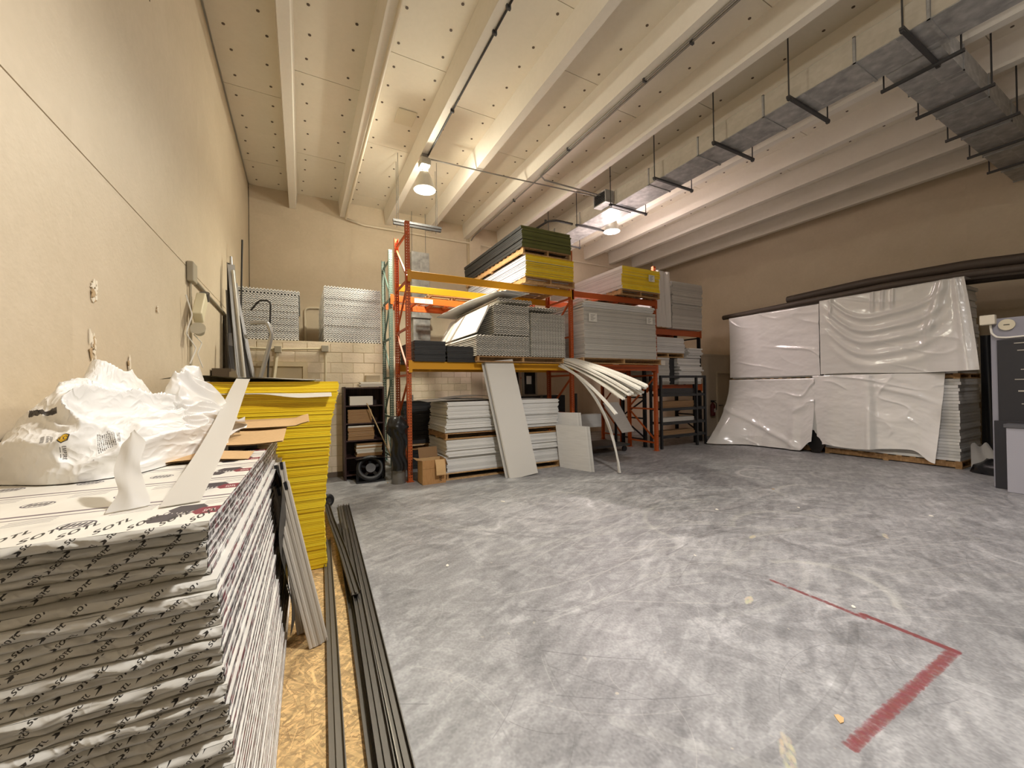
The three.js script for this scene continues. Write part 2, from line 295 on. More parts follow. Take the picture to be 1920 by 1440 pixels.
// ------------------------------------------------------------------ ceiling: deck, boards with fixing discs, stems
const BEAMS = []; for (let k = 0; k < 12; k++) BEAMS.push(-0.155 + 1.18 * k);
{
  const c = structure('ceiling'), H = ROOM.h;
  lpart(c, 'deck', B(-1.3, 13.7, H + 0.03, H + 0.25, -7.2, 11.7), M.ceil);
  lpart(c, 'deck', B(-1.08, 13.5, H, H + 0.03, -7, 0.9), M.ceil);
  const prof = (x) => { const s = new THREE.Shape(); s.moveTo(x - 0.066, 6.33); s.lineTo(x + 0.066, 6.33); s.lineTo(x + 0.105, H + 0.04); s.lineTo(x - 0.105, H + 0.04); s.closePath(); const g = new THREE.ExtrudeGeometry(s, { depth: 18.46, bevelEnabled: true, bevelSize: 0.007, bevelThickness: 0.007, bevelSegments: 1 }); g.translate(0, 0, -11.47); return uvm(g.index ? g.toNonIndexed() : g); };
  for (const x of BEAMS) lpart(c, 'beam', prof(x), M.beam);
  const q = rng(4242);
  const edges = [ROOM.xl, ...BEAMS, ROOM.xr];
  for (let s = 0; s < edges.length - 1; s++) {
    const a = edges[s] + (s ? 0.107 : 0.02), b = edges[s + 1] - (s < edges.length - 2 ? 0.107 : 0); if (b - a < 0.15) continue;
    let d = ROOM.db; const off = [0.9, 1.7, 0.3, 2.1, 1.2][s % 5]; let first = true;
    while (d > 0.9) {
      const L = first ? off + 0.3 : 2.44, d0 = Math.max(0.9, d - L);
      const p = lpart(c, 'ceiling_board', B(a, b, H, H + 0.03, d0 + 0.011, d), M.ceil);
      const ds = []; const nr = Math.max(1, Math.round((d - d0) / 0.49));
      for (let k = 0; k < nr; k++) for (const e of [0, 1]) { const g = new THREE.CylinderGeometry(0.021, 0.021, 0.006, 10); g.translate(e ? b - 0.16 + rr(-0.05, 0.05, q) : a + 0.16 + rr(-0.05, 0.05, q), H - 0.002, -(d0 + (k + 0.5) * (d - d0) / nr + rr(-0.08, 0.08, q))); ds.push(g); }
      const dm = lpart(p, 'fixing_discs', merge(ds), M.disc); dm.userData.kind = 'stuff';
      d = d0; first = false;
    }
  }
}

// ------------------------------------------------------------------ lamps
function lamp(L, label, hangTop, hanging) {
  const t = thing('high_bay_lamp', label, 'lamp', [L.x, L.y, L.d], 0, 'high bay lamps under the roof');
  const sc = 0.82; const pf = [[0.075, 0.44], [0.1, 0.43], [0.13, 0.38], [0.17, 0.28], [0.215, 0.15], [0.25, 0.03], [0.262, 0.0], [0.254, 0.0], [0.243, 0.03], [0.208, 0.15], [0.163, 0.28], [0.122, 0.37], [0.075, 0.415]].map(p => new THREE.Vector2(p[0] * sc, p[1] * sc));
  lpart(t, 'reflector', new THREE.LatheGeometry(pf, 40), std({ color: 0xd8d4c8, roughness: 0.35, metalness: 0.25 }));
  const c = lin(...L.col);
  const lens = [[0, 0.015], [0.1, 0.008], [0.2, 0.0], [0.245, 0.012], [0.238, 0.03], [0, 0.05]].map(p => new THREE.Vector2(p[0] * sc, p[1] * sc));
  lpart(t, 'lens', new THREE.LatheGeometry(lens, 32), std({ color: 0xffffff, emissive: c, emissiveIntensity: 6, roughness: 0.4 }));
  for (const [a, b] of [[-0.055, -0.055], [0.055, -0.055], [0.055, 0.055], [-0.055, 0.055]]) lpart(t, 'vent_post', rod(new THREE.Vector3(a, 0.34, b), new THREE.Vector3(a, 0.47, b), 0.008), M.conduit);
  lpart(t, 'ballast_housing', RB(-0.1, 0.1, 0.46, 0.6, -0.13, 0.1, 0.02), std({ color: 0xbdb8ab, roughness: 0.5, metalness: 0.3 }));
  lpart(t, 'hook', merge([rod(new THREE.Vector3(0, 0.59, 0), new THREE.Vector3(0, hangTop, 0), 0.012)]), M.steel);
  lpart(t, 'junction_box', RB(-0.06, 0.06, hangTop - 0.1, hangTop, -0.06, 0.06, 0.01), M.conduit);
  const s = new THREE.SpotLight(c, L.spot, 0, THREE.MathUtils.degToRad(77), 0.4, 2); s.position.set(0, -0.03, 0); s.target.position.set(0, -5, 0); s.castShadow = true; s.shadow.radius = 10; s.name = 'spot'; t.add(s); t.add(s.target); s.target.name = 'aim';
  const p = new THREE.PointLight(c, L.all, 0, 2); p.position.set(0, -0.06, 0); p.castShadow = true; p.shadow.radius = 8; p.name = 'glow'; t.add(p);
  const v = new THREE.PointLight(c, L.up, 0, 2); v.position.set(0, 0.41, 0); v.castShadow = true; v.shadow.radius = 2; v.name = 'vent_glow'; t.add(v);
  return t;
}
lamp(LAMPS[0], 'lit high bay lamp on the ceiling beam left of the duct', 0.705);
lamp(LAMPS[1], 'lit high bay lamp hanging below the long duct', 0.95);
lamp(LAMPS[2], 'high bay lamp over the foreground, above the picture', 0.705);
lamp(LAMPS[3], 'high bay lamp over the right foreground, above the picture', 1.11);

// ------------------------------------------------------------------ ducts, hangers, conduits
{
  const t = thing('air_duct', 'long galvanized air duct running under the roof beams', 'duct', [6.79, 5.884, 4.65]);
  const ed = [0.776, 1.706, 2.404, 3.568, 4.731, 5.895, 7.058, 8.221, 9.385, 10.548, 11.479];
  for (let i = 0; i < ed.length - 1; i++) {
    const a = ed[i], b = ed[i + 1];
    part(t, 'duct_section', B(6.476, 7.104, 5.884, 6.217, a, b - 0.004), M.galv);
    part(t, 'side_liner', B(6.47, 6.476, 5.893, 6.209, a + 0.02, b - 0.02), M.ductPaint);
    part(t, 'flange', merge([B(6.46, 7.12, 5.87, 5.884, b - 0.015, b + 0.015), B(6.46, 6.47, 5.87, 6.23, b - 0.015, b + 0.015), B(6.46, 7.12, 6.217, 6.23, b - 0.015, b + 0.015)]), M.galv);
  }
  const v = part(t, 'vent_box', merge([B(6.22, 6.476, 5.93, 5.954, 6.942, 7.368), B(6.22, 6.476, 6.194, 6.217, 6.942, 7.368), B(6.22, 6.476, 5.954, 6.194, 6.942, 6.965), B(6.22, 6.476, 5.954, 6.194, 7.345, 7.368), B(6.422, 6.469, 5.954, 6.194, 6.965, 7.345)]), M.galv);
  for (let k = 0; k < 6; k++) { const g = B(6.23, 6.26, -0.003, 0.003, 6.97, 7.34); g.translate(0, 5.985 + k * 0.038, 0); part(v, 'louver', g, M.steel); }
  const t2 = thing('air_duct', 'branch duct crossing to the right wall at the upper right', 'duct', [10.1, 5.87, 2.03]);
  const ex = [7.112, 7.911, 8.997, 10.16, 11.324, 12.487, 13.34];
  for (let i = 0; i < ex.length - 1; i++) { part(t2, 'duct_section', B(ex[i], ex[i + 1] - 0.004, 5.868, 6.194, 1.768, 2.304), M.galv); part(t2, 'flange', merge([B(ex[i + 1] - 0.015, ex[i + 1] + 0.01, 5.855, 5.868, 1.755, 2.317), B(ex[i + 1] - 0.015, ex[i + 1] + 0.01, 5.855, 6.21, 1.755, 1.768), B(ex[i + 1] - 0.015, ex[i + 1] + 0.01, 5.855, 6.21, 2.304, 2.317)]), M.galv); }
  const ord = ['first', 'second', 'third', 'fourth', 'fifth', 'sixth', 'seventh', 'eighth'];
  [1.885, 3.118, 4.305, 5.6, 6.88, 8.144, 9.462, 10.703].forEach((d, i) => {
    const h = thing('duct_hanger', `${ord[i]} trapeze hanger of the long duct counted from the camera`, 'hanger', [6.88, 5.83, d], 0, 'trapeze hangers of the long duct');
    part(h, 'strut', B(6.282, 7.461, 5.829, 5.864, d - 0.023, d + 0.023), M.steel);
    part(h, 'rod', rod(V(6.313, 5.829, d), V(6.313, 6.72, d), 0.01), M.steel); part(h, 'rod', rod(V(7.43, 5.829, d), V(7.43, 6.72, d), 0.01), M.steel);
    part(h, 'nut', B(6.29, 6.336, 5.806, 5.829, d - 0.02, d + 0.02), M.steel); part(h, 'nut', B(7.407, 7.453, 5.806, 5.829, d - 0.02, d + 0.02), M.steel);
  });
  [7.368, 8.609, 9.889, 11.014, 12.177].forEach((x, i) => {
    const h = thing('duct_hanger', `${ord[i]} trapeze hanger of the branch duct counted from the long duct`, 'hanger', [x, 5.806, 2.03], 0, 'trapeze hangers of the branch duct');
    part(h, 'strut', B(x - 0.02, x + 0.02, 5.806, 5.845, 1.63, 2.44), M.steel);
    part(h, 'rod', rod(V(x, 5.806, 1.66), V(x, 6.72, 1.66), 0.01), M.steel); part(h, 'rod', rod(V(x, 5.806, 2.41), V(x, 6.72, 2.41), 0.01), M.steel);
  });
  const pipe = (label, pts, r, m = M.conduit, clips = []) => { const t = thing('conduit', label, 'conduit', [pts[0].x, pts[0].y, -pts[0].z]); part(t, 'pipe', tube(pts, r, 8, 40), m); for (const p of clips) part(t, 'clip', B(p.x - 0.03, p.x + 0.03, p.y - 0.03, p.y + 0.035, -p.z - 0.015, -p.z + 0.015), M.steel); return t; };
  pipe('thin conduit from the left lamp across to the duct', [V(2.249, 6.287, 7.717), V(3.878, 6.272, 7.601), V(6.228, 6.194, 7.291)], 0.014, M.conduit);
  pipe('conduit bending off the fifth beam towards the duct vent', [V(4.63, 6.3, 0.776), V(4.63, 6.3, 3.878), V(4.63, 6.3, 6.98), V(4.66, 6.31, 7.252), V(4.8, 6.295, 7.368), V(6.228, 6.147, 7.136)], 0.018, M.conduit, [V(4.63, 6.3, 2.715), V(4.63, 6.3, 4.266), V(4.63, 6.3, 6.205)]);
  pipe('conduit running straight along the fifth beam to the back wall', [V(4.69, 6.3, 0.776), V(4.69, 6.3, 6.205), V(4.69, 6.3, 11.014), V(4.72, 6.272, 11.417)], 0.016, M.conduit, [V(4.69, 6.3, 3.49), V(4.69, 6.3, 8.532)]);
  pipe('dark cable conduit along the beam that carries the left lamp', [V(2.262, 6.3, 0.776), V(2.262, 6.3, 4.654), V(2.262, 6.3, 7.678)], 0.015, M.blackPipe, [V(2.262, 6.3, 4.188), V(2.262, 6.3, 4.576), V(2.262, 6.3, 6.205)]);
  pipe('painted conduit on the second beam turning along the back wall', [V(1.092, 6.285, 0.776), V(1.092, 6.285, 6.205), V(1.092, 6.28, 11.091), V(1.1, 6.256, 11.401), V(1.241, 6.194, 11.432), V(3.102, 6.194, 11.432), V(6.98, 6.194, 11.432), V(11.634, 6.194, 11.432)], 0.03, M.conduitPaint);
  pipe('black sprinkler pipe elbowing over to the duct near the dark stack', [V(5.662, 6.039, 11.401), V(5.739, 6.039, 9.695), V(5.817, 6.07, 8.764), V(5.972, 6.054, 8.57), V(6.469, 6.039, 8.532)], 0.03, M.blackPipe, [V(5.817, 6.116, 8.842)]);
  pipe('painted pipe standing in a loop on the back wall above the block room', [V(0.116, 2.394, 11.448), V(0.101, 3.712, 11.448), V(0.194, 3.805, 11.448), V(0.465, 3.821, 11.448)], 0.03, M.conduitPaint);
  // plate on the ceiling by the left lamp
  solo('ceiling_plate', 'square beige plate fixed to the ceiling by the left lamp', 'plate', RB(1.59, 1.923, 6.714, 6.737, 7.136, 7.562, 0.02), std({ color: 0xd8cdb4, roughness: 0.6 }));
  // vertical flue duct on the back wall with its hanger bars
  const f = thing('flue_duct', 'grey square sheet metal duct rising on the back wall behind the racks', 'duct', [3.02, 3.01, 11.2]);
  part(f, 'upper_box', B(2.753, 3.258, 3.751, 5.535, 11.014, 11.401), M.galv); part(f, 'collar', B(2.73, 3.304, 3.673, 3.759, 10.99, 11.417), M.galv); part(f, 'lower_box', B(2.792, 3.273, 3.014, 3.673, 11.052, 11.401), M.galv);
  for (const x of [2.81, 3.2]) part(f, 'hanger_rod', rod(V(x, 5.53, 11.17), V(x, 6.72, 11.17), 0.008), M.conduit);
  const tr = thing('trapeze_bars', 'pair of grey strut bars hanging above the left rack upright', 'strut', [2.3, 5.24, 8.69]);
  part(tr, 'strut', B(1.745, 2.808, 5.24, 5.287, 8.493, 8.547), M.steel); part(tr, 'strut', B(1.823, 2.908, 5.318, 5.364, 8.842, 8.896), M.steel);
  for (const [x, d] of [[1.86, 8.516], [2.71, 8.516], [1.9, 8.865], [2.79, 8.865]]) part(tr, 'rod', rod(V(x, 5.26, d), V(x, 6.72, d), 0.005), M.steel);
}

// ------------------------------------------------------------------ left wall fittings and scars
{
  const X = -1.1;
  const t = thing('emergency_light', 'cream emergency light hanging loose from the left wall by its wires', 'lamp', [X + 0.08, 2.3, 5.4]);
  const body = new RoundedBoxGeometry(0.09, 0.15, 0.36, 2, 0.015); body.rotateX(0.85); body.translate(X + 0.11, 2.62, -5.52);
  part(t, 'housing', body, std({ color: 0xd9cfae, roughness: 0.6 }));
  part(t, 'lamp_head', (() => { const g = new THREE.CylinderGeometry(0.07, 0.045, 0.1, 16); g.rotateX(1.2); g.translate(X + 0.12, 2.35, -5.4); return g; })(), std({ color: 0xb9b09a, roughness: 0.5 }));
  part(t, 'lamp_head', (() => { const g = new THREE.CylinderGeometry(0.05, 0.04, 0.1, 16); g.rotateX(0.6); g.translate(X + 0.12, 2.78, -5.72); return g; })(), std({ color: 0x5a5650, roughness: 0.5 }));
  part(t, 'wire', tube([V(X + 0.04, 2.7, 5.25), V(X + 0.08, 2.5, 5.3), V(X + 0.04, 2.3, 5.26), V(X + 0.1, 2.15, 5.36), V(X + 0.06, 1.98, 5.3)], 0.007), M.paper);
  part(t, 'wire', tube([V(X + 0.08, 2.3, 5.38), V(X + 0.13, 2.22, 5.48), V(X + 0.1, 2.1, 5.44), V(X + 0.13, 1.95, 5.52)], 0.006), M.paper);
  const b = thing('conduit_run', 'grey junction box and conduits on the left wall at the end of the joint', 'conduit', [X + 0.04, 1.2, 5.55]);
  part(b, 'junction_box', RB(X + 0.003, X + 0.065, 2.9, 3.12, 5.46, 5.66, 0.012), std({ color: 0xa59b86, roughness: 0.6 }));
  part(b, 'pipe', tube([V(X + 0.025, 2.97, 5.66), V(X + 0.025, 2.95, 6.5), V(X + 0.025, 2.92, 8.2)], 0.018), std({ color: 0x9c927e, roughness: 0.6 }));
  part(b, 'pipe', tube([V(X + 0.025, 2.9, 5.53), V(X + 0.025, 1.2, 5.53)], 0.014), std({ color: 0xb5aa92, roughness: 0.6 }));
  // flaked patches of paint: thin torn pieces standing off the wall
  const q = rng(31); const fm = [std({ color: 0xe9dfcb, roughness: 0.9 }), std({ color: 0xb99f7b, roughness: 0.95 })];
  const spots = [[2.29, 3.27, 0.06, 0.09], [1.93, 3.25, 0.06, 0.16], [1.82, 3.82, 0.05, 0.15], [2.4, 4.45, 0.025, 0.04], [2.12, 2.35, 0.04, 0.05], [1.89, 2.4, 0.02, 0.03]];
  const names = ['upper flaked paint scar right above the white bag', 'tall flaked paint scar behind the white bag peak', 'torn flaked paint strip beside the yellow stack on the left wall', 'small paint scar on the left wall near the junction box', 'flaked paint scar at the left picture edge', 'tiny paint scar at the left picture edge'];
  spots.forEach(([y, d, w, h], i) => {
    const t = thing('paint_scar', names[i], 'damage', [X, y, d], 0, 'flaked paint on the left wall');
    for (let k = 0; k < 18; k++) {
      const s = new THREE.Shape(), n = 9, r = 0.16 + q() * 0.34; for (let j = 0; j < n; j++) { const a = j / n * 6.283, rad = (0.35 + q() * 0.85) * r; const px = Math.cos(a) * rad * w * 0.8, py = Math.sin(a) * rad * h * 0.6; j ? s.lineTo(px, py) : s.moveTo(px, py); }
      s.closePath(); const g = new THREE.ExtrudeGeometry(s, { depth: 0.003 + q() * 0.004, bevelEnabled: false }); g.rotateY(Math.PI / 2 + (q() - 0.5) * 0.12); g.translate(0.001 + q() * 0.006, (q() - 0.5) * h * 1.4, (q() - 0.5) * w * 1.1);
      lpart(t, 'paint_flake', g, fm[q() < 0.65 ? 0 : 1]);
    }
  });
  solo('wall_crack_strip', 'dark vertical stain strip high on the left wall', 'stain', B(X, X + 0.004, 4.98, 6.3, 4.32, 4.335), std({ color: 0x6b5a45, roughness: 0.9 }));
}

// ------------------------------------------------------------------ builders: pallets, sheet stacks, corrugated stacks
function pallet(label, x0, x1, y, d0, d1, h = 0.13, group = 'wooden pallets') {
  const t = thing('wooden_pallet', label, 'pallet', [(x0 + x1) / 2, y, (d0 + d1) / 2], 0, group);
  const w = x1 - x0, L = d1 - d0, n = Math.max(5, Math.round(L / 0.2)), m = () => M.pallet[Math.floor(R() * 3)];
  const gt = new THREE.BoxGeometry(w, 0.02, 0.09); uvm(gt, 1); const gs = new THREE.BoxGeometry(0.04, h - 0.04, L); uvm(gs);
  for (let k = 0; k < n; k++) { const p = lpart(t, 'deck_board', gt, m()); p.position.set(rr(-0.004, 0.004), h - 0.01, -L / 2 + 0.045 + k * (L - 0.09) / (n - 1)); }
  for (let k = 0; k < 3; k++) { const p = lpart(t, 'bottom_board', gt, m()); p.position.set(0, 0.01, -L / 2 + 0.045 + k * (L - 0.09) / 2); }
  for (let k = 0; k < 3; k++) { const p = lpart(t, 'stringer', gs, m()); p.position.set(-w / 2 + 0.03 + k * (w - 0.06) / 2, h / 2, 0); }
  return t;
}
// mats: {front, side, top} arrays; box faces order +x -x +y -y +z -z; the camera faces +z and -x sides
function stack(name, label, cat, x0, x1, y0, y1, d0, d1, n, mats, jit = 0.006, lean = [0, 0], turn = 0, bulge) {
  const t = thing(name, label, cat, [(x0 + x1) / 2, y0, (d0 + d1) / 2], turn);
  const th = (y1 - y0) / n, g = new THREE.BoxGeometry(x1 - x0, th * 0.93, d1 - d0); uvm(g);
  const q = rng(Math.floor(x0 * 977 + y0 * 331 + d0 * 77) + 9001); let wx = 0, wz = 0;
  for (let k = 0; k < n; k++) {
    const pick = a => Array.isArray(a) ? a[Math.floor(q() * a.length)] : a; const f = pick(mats.front), s = pick(mats.side || mats.front), tp = pick(mats.top || mats.side || mats.front);
    const m = lpart(t, 'sheet', g, f === s && s === tp ? f : [s, s, tp, tp, f, s]);
    if (q() < 0.1) { wx = (q() - 0.5) * jit * 2; wz = (q() - 0.5) * jit * 2; }
    const u = k / n, bx = bulge ? bulge(u) : 0;
    m.position.set(lean[0] * u + wx + bx + (q() - 0.5) * jit, th * (k + 0.5), -lean[1] * u + wz + (q() - 0.5) * jit);
  }
  return t;
}
function corrGeo(w, L, pitch, amp, th) {
  const n = Math.round(w / pitch) * 2, pos = [], uv = []; const P = []; for (let i = 0; i <= n; i++) P.push([-w / 2 + w * i / n, (i % 2 ? amp : 0)]);
  const quad = (a, b, c, d) => { for (const q of [a, b, c, a, c, d]) { pos.push(...q); uv.push(q[0], q[2]); } };
  for (let i = 0; i < n; i++) {
    const [xa, ya] = P[i], [xb, yb] = P[i + 1], f = L / 2, b = -L / 2;
    quad([xa, ya + th, f], [xb, yb + th, f], [xb, yb + th, b], [xa, ya + th, b]); quad([xa, ya, b], [xb, yb, b], [xb, yb, f], [xa, ya, f]);
    quad([xa, ya, f], [xb, yb, f], [xb, yb + th, f], [xa, ya + th, f]);
  }
  const e = (x, y, s) => { const a = [x, y, -L / 2], b = [x, y, L / 2], c = [x, y + th, L / 2], d = [x, y + th, -L / 2]; s ? quad(a, b, c, d) : quad(b, a, d, c); }; e(P[0][0], P[0][1], 1); e(P[n][0], P[n][1], 0);
  const g = new THREE.BufferGeometry(); g.setAttribute('position', new THREE.Float32BufferAttribute(pos, 3)); g.setAttribute('uv', new THREE.Float32BufferAttribute(uv, 2)); g.computeVertexNormals(); return g;
}
function corrStack(name, label, x0, x1, y0, y1, d0, d1, step, mats, o = {}) {
  const t = thing(name, label, 'sheet stack', [(x0 + x1) / 2, y0, (d0 + d1) / 2], o.turn || 0, o.group);
  const pitch = o.pitch || 0.07, amp = o.amp || 0.03, g = corrGeo(x1 - x0, d1 - d0, pitch, amp, step * (o.fill || 0.42)), n = Math.floor((y1 - y0 - amp) / step), q = rng(Math.floor(x0 * 555 + y0 * 99 + 12345)); let s = 0;
  for (let k = 0; k < n; k++) { if (q() < 0.09) s = (q() - 0.5) * (o.jit || 0.03); const m = lpart(t, 'corrugated_sheet', g, mats[Math.floor(q() * mats.length)]); m.position.set(s + (q() - 0.5) * 0.004, k * step, (q() - 0.5) * 0.01); }
  return t;
}

// ------------------------------------------------------------------ pallet racks
const PW = 0.08;
function postGeo(h) {
  const s = new THREE.Shape(); s.moveTo(-PW / 2, 0); s.lineTo(PW / 2, 0); s.lineTo(PW / 2, h); s.lineTo(-PW / 2, h); s.closePath();
  for (let y = 0.08; y < h - 0.04; y += 0.0508) for (const x of [-0.02, 0.02]) { const p = new THREE.Path(); p.moveTo(x - 0.008, y - 0.009); p.lineTo(x - 0.005, y + 0.012); p.lineTo(x + 0.005, y + 0.012); p.lineTo(x + 0.008, y - 0.009); p.closePath(); s.holes.push(p); }
  const g = new THREE.ExtrudeGeometry(s, { depth: 0.004, bevelEnabled: false }); g.translate(0, 0, -0.004);
  const f1 = new THREE.BoxGeometry(0.004, h, 0.07); f1.translate(-PW / 2 + 0.002, h / 2, -0.037); const f2 = f1.clone(); f2.translate(PW - 0.004, 0, 0);
  const base = new THREE.BoxGeometry(0.13, 0.008, 0.13); base.translate(0, 0.004, -0.035);
  return merge([g, f1, f2, base]);
}
const POST = postGeo(4.72), POSTLOW = postGeo(3.26);
// frames: front posts at depth df, rear posts at depth dr
function frame(t, x, df, dr, mat, geo = POST, h = 4.72) {
  const a = lpart(t, 'upright_post', geo, mat); a.position.set(x - t.position.x, 0, -df - t.position.z);
  const b = lpart(t, 'upright_post', geo, mat); b.position.set(x - t.position.x, 0, -dr - t.position.z); b.rotation.y = Math.PI;
  const nb = 5, sp = (h - 0.4) / nb;
  for (let k = 0; k <= nb; k++) part(t, 'horizontal_brace', bar(V(x, 0.2 + k * sp, df + 0.05), V(x, 0.2 + k * sp, dr - 0.05), 0.03, 0.04), mat);
  for (let k = 0; k < nb; k++) part(t, 'diagonal_brace', k % 2 ? bar(V(x, 0.25 + k * sp, dr - 0.05), V(x, 0.2 + (k + 1) * sp - 0.05, df + 0.05), 0.03, 0.035) : bar(V(x, 0.25 + k * sp, df + 0.05), V(x, 0.2 + (k + 1) * sp - 0.05, dr - 0.05), 0.03, 0.035), mat);
}
function beam(t, x0, x1, yTop, d, mat, h = 0.14) {
  const sgn = 1; const m = part(t, 'load_beam', merge([RB(x0 + 0.042, x1 - 0.042, yTop - h, yTop, d - 0.045, d, 0.006, 1), B(x0 + 0.042, x1 - 0.042, yTop - 0.03, yTop - 0.026, d, d + 0.02)]), mat);
  part(m, 'end_plate', B(x0 - 0.02, x0 + 0.045, yTop - 0.2, yTop + 0.02, d - 0.052, d - 0.045), mat); part(m, 'end_plate', B(x1 - 0.045, x1 + 0.02, yTop - 0.2, yTop + 0.02, d - 0.052, d - 0.045), mat);
  return m;
}
const r1 = thing('pallet_rack', 'front orange and yellow pallet rack of two bays loaded with sheets', 'rack', [4.8, 0, 7.65]);
frame(r1, 1.72, 7.15, 8.15, M.orange); frame(r1, 5.36, 7.15, 8.15, M.orange); frame(r1, 8.0, 7.15, 8.15, M.orange);
for (const y of [2.17, 3.81]) { beam(r1, 1.72, 5.36, y, 7.15, M.yellowBeam); beam(r1, 5.36, 8.0, y + 0.01, 7.15, y > 3 ? M.orange : M.orange); beam(r1, 1.72, 5.36, y, 8.2, M.yellowBeam); beam(r1, 5.36, 8.0, y, 8.2, M.orange); }
for (const [x0, x1, y] of [[1.72, 5.36, 2.15], [5.36, 8.0, 2.15], [5.36, 8.0, 3.79]]) for (let k = 0; k < 4; k++) { const x = x0 + (x1 - x0) * (k + 0.5) / 4; part(r1, 'cross_bar', bar(V(x, y - 0.02, 7.16), V(x, y - 0.02, 8.15), 0.05, 0.04), M.orange); }
const r2 = thing('pallet_rack', 'rear green upright pallet rack with orange beams and wire deck', 'rack', [6.8, 0, 9.25]);
frame(r2, 1.74, 8.8, 9.7, M.green); frame(r2, 5.38, 8.8, 9.7, M.orange); frame(r2, 8.4, 8.8, 9.7, M.orange);
for (const y of [3.72]) { beam(r2, 1.74, 5.38, y, 8.8, M.orange2); beam(r2, 1.74, 5.38, y, 9.75, M.orange2); beam(r2, 5.38, 8.4, y, 8.8, M.orange); beam(r2, 5.38, 8.4, y, 9.75, M.orange); }
{
  const w = []; for (let k = 0; k <= 34; k++) { const x = 1.8 + k * 0.104; w.push(rod(V(x, 3.725, 8.8), V(x, 3.725, 9.75), 0.003, 4)); } for (let k = 0; k <= 9; k++) { const d = 8.82 + k * 0.1; w.push(rod(V(1.8, 3.731, d), V(5.34, 3.731, d), 0.003, 4)); }
  part(r2, 'wire_deck', merge(w), M.orange2).userData.kind = 'stuff';
  for (let k = 0; k < 9; k++) part(r2, 'deck_channel', bar(V(2.0 + k * 0.4, 3.69, 8.82), V(2.0 + k * 0.4, 3.69, 9.72), 0.05, 0.05), M.orange2);
  const lt = tex(128, 64, (x, W, H) => { x.fillStyle = '#e9e4d8'; x.fillRect(0, 0, W, H); x.fillStyle = '#8b8478'; for (let i = 0; i < 4; i++) { x.fillRect(10, 10 + i * 12, 40 - (i % 2) * 8, 6); x.fillRect(72, 10 + i * 12, 44 - (i % 3) * 8, 6); } });
  for (const x of [2.45, 4.05]) { const g = new THREE.BoxGeometry(0.42, 0.1, 0.002); g.translate(x, 3.645, -8.75); part(r2, 'paper_label', g, std({ map: lt, roughness: 0.7 })); }
}
// third rack at the right end with its black end post
const r3 = thing('pallet_rack', 'rear right rack with orange beams and a black end upright', 'rack', [9.3, 0, 8.22]);
frame(r3, 10.52, 7.75, 8.65, M.blackPaint, POSTLOW, 3.26); frame(r3, 8.24, 7.75, 8.65, M.blackPaint, POSTLOW, 3.26);
for (const y of [1.68, 3.25]) { beam(r3, 8.24, 10.52, y, 7.75, M.orange, 0.17); beam(r3, 8.24, 10.52, y, 8.7, M.orange, 0.17); for (let k = 0; k < 4; k++) part(r3, 'cross_bar', bar(V(8.6 + k * 0.52, y - 0.03, 7.77), V(8.6 + k * 0.52, y - 0.03, 8.65), 0.06, 0.05), M.orange); }

// ------------------------------------------------------------------ loads, lower level of the front rack
const Ylo = 2.17, Yhi = 3.82;
stack('black_sheet_stack', 'left of two short stacks of black sheets on the lower yellow beam', 'sheet stack', 1.8, 2.38, Ylo, 2.55, 7.06, 8.26, 12, { front: M.blackSheet }, 0.02);
stack('black_sheet_stack', 'right shorter stack of black sheets beside the grey corrugated stack', 'sheet stack', 2.41, 3.0, Ylo, 2.47, 7.06, 8.26, 9, { front: M.blackSheet }, 0.012);
pallet('pallet under the grey corrugated stacks in the left rack bay', 2.95, 4.98, Ylo + 0.004, 6.92, 9.36, 0.114);
corrStack('corrugated_sheet_stack', 'wide low stack of grey corrugated sheets beneath the ragged top', 2.93, 4.1, 2.29, 2.72, 6.9, 9.34, 0.036, M.corr, { jit: 0.01 });
corrStack('corrugated_sheet_stack', 'upper stepped stack of grey corrugated sheets in the left bay', 3.3, 4.1, 2.71, 3.36, 6.9, 9.34, 0.04, M.corr, { jit: 0.06 });
corrStack('corrugated_sheet_stack', 'tall narrow stack of grey corrugated sheets next to the middle upright', 4.13, 4.97, 2.29, 3.24, 6.88, 9.32, 0.036, M.corr, { jit: 0.008 });
corrStack('corrugated_sheet_stack', 'few loose corrugated sheets crowning the left bay stack', 3.4, 4.2, 3.37, 3.5, 6.95, 9.3, 0.036, M.corr, { jit: 0.12 });
corrStack('corrugated_sheet_stack', 'three loose corrugated sheets on the tall narrow stack', 4.14, 4.8, 3.25, 3.38, 6.92, 9.3, 0.036, M.corr, { jit: 0.1 });
{ // added white boards standing for the lit left flank of the corrugated stack, and leaning sheets on top
  const t = thing('lit_flank_board', 'white flat boards added for the lit left side of the corrugated stack', 'board', [3.1, 2.29, 8.2]);
  part(t, 'board', sweep([V(2.98, 2.74, 6.98), V(3.0, 2.74, 9.3)], [[-0.03, 0], [0.0, 0], [0.3, 0.56], [0.27, 0.56]].map(([a, b]) => [a, b])), M.whitePlastic[2]);
  part(t, 'strip', sweep([V(3.1, 2.735, 8.8), V(3.1, 2.735, 8.9)], [[-0.14, 0.01], [-0.13, 0.01], [0.16, 0.56], [0.15, 0.56]]), M.greyPlastic[0]);
  const s = thing('white_sheet', 'long white sheets resting askew on top of the corrugated stack', 'sheet', [3.6, 3.45, 8]);
  for (let k = 0; k < 3; k++) part(s, 'sheet', sweep([V(3.62 + k * 0.1, 3.53 + k * 0.022, 6.86), V(3.5 + k * 0.07, 3.56 + k * 0.022, 8), V(3.2 + k * 0.05, 3.42 + k * 0.022, 9.45)], [[-0.28, -0.006], [0.3, -0.002], [0.3, 0.012], [-0.28, 0.008]]), M.whitePlastic[k]);
}
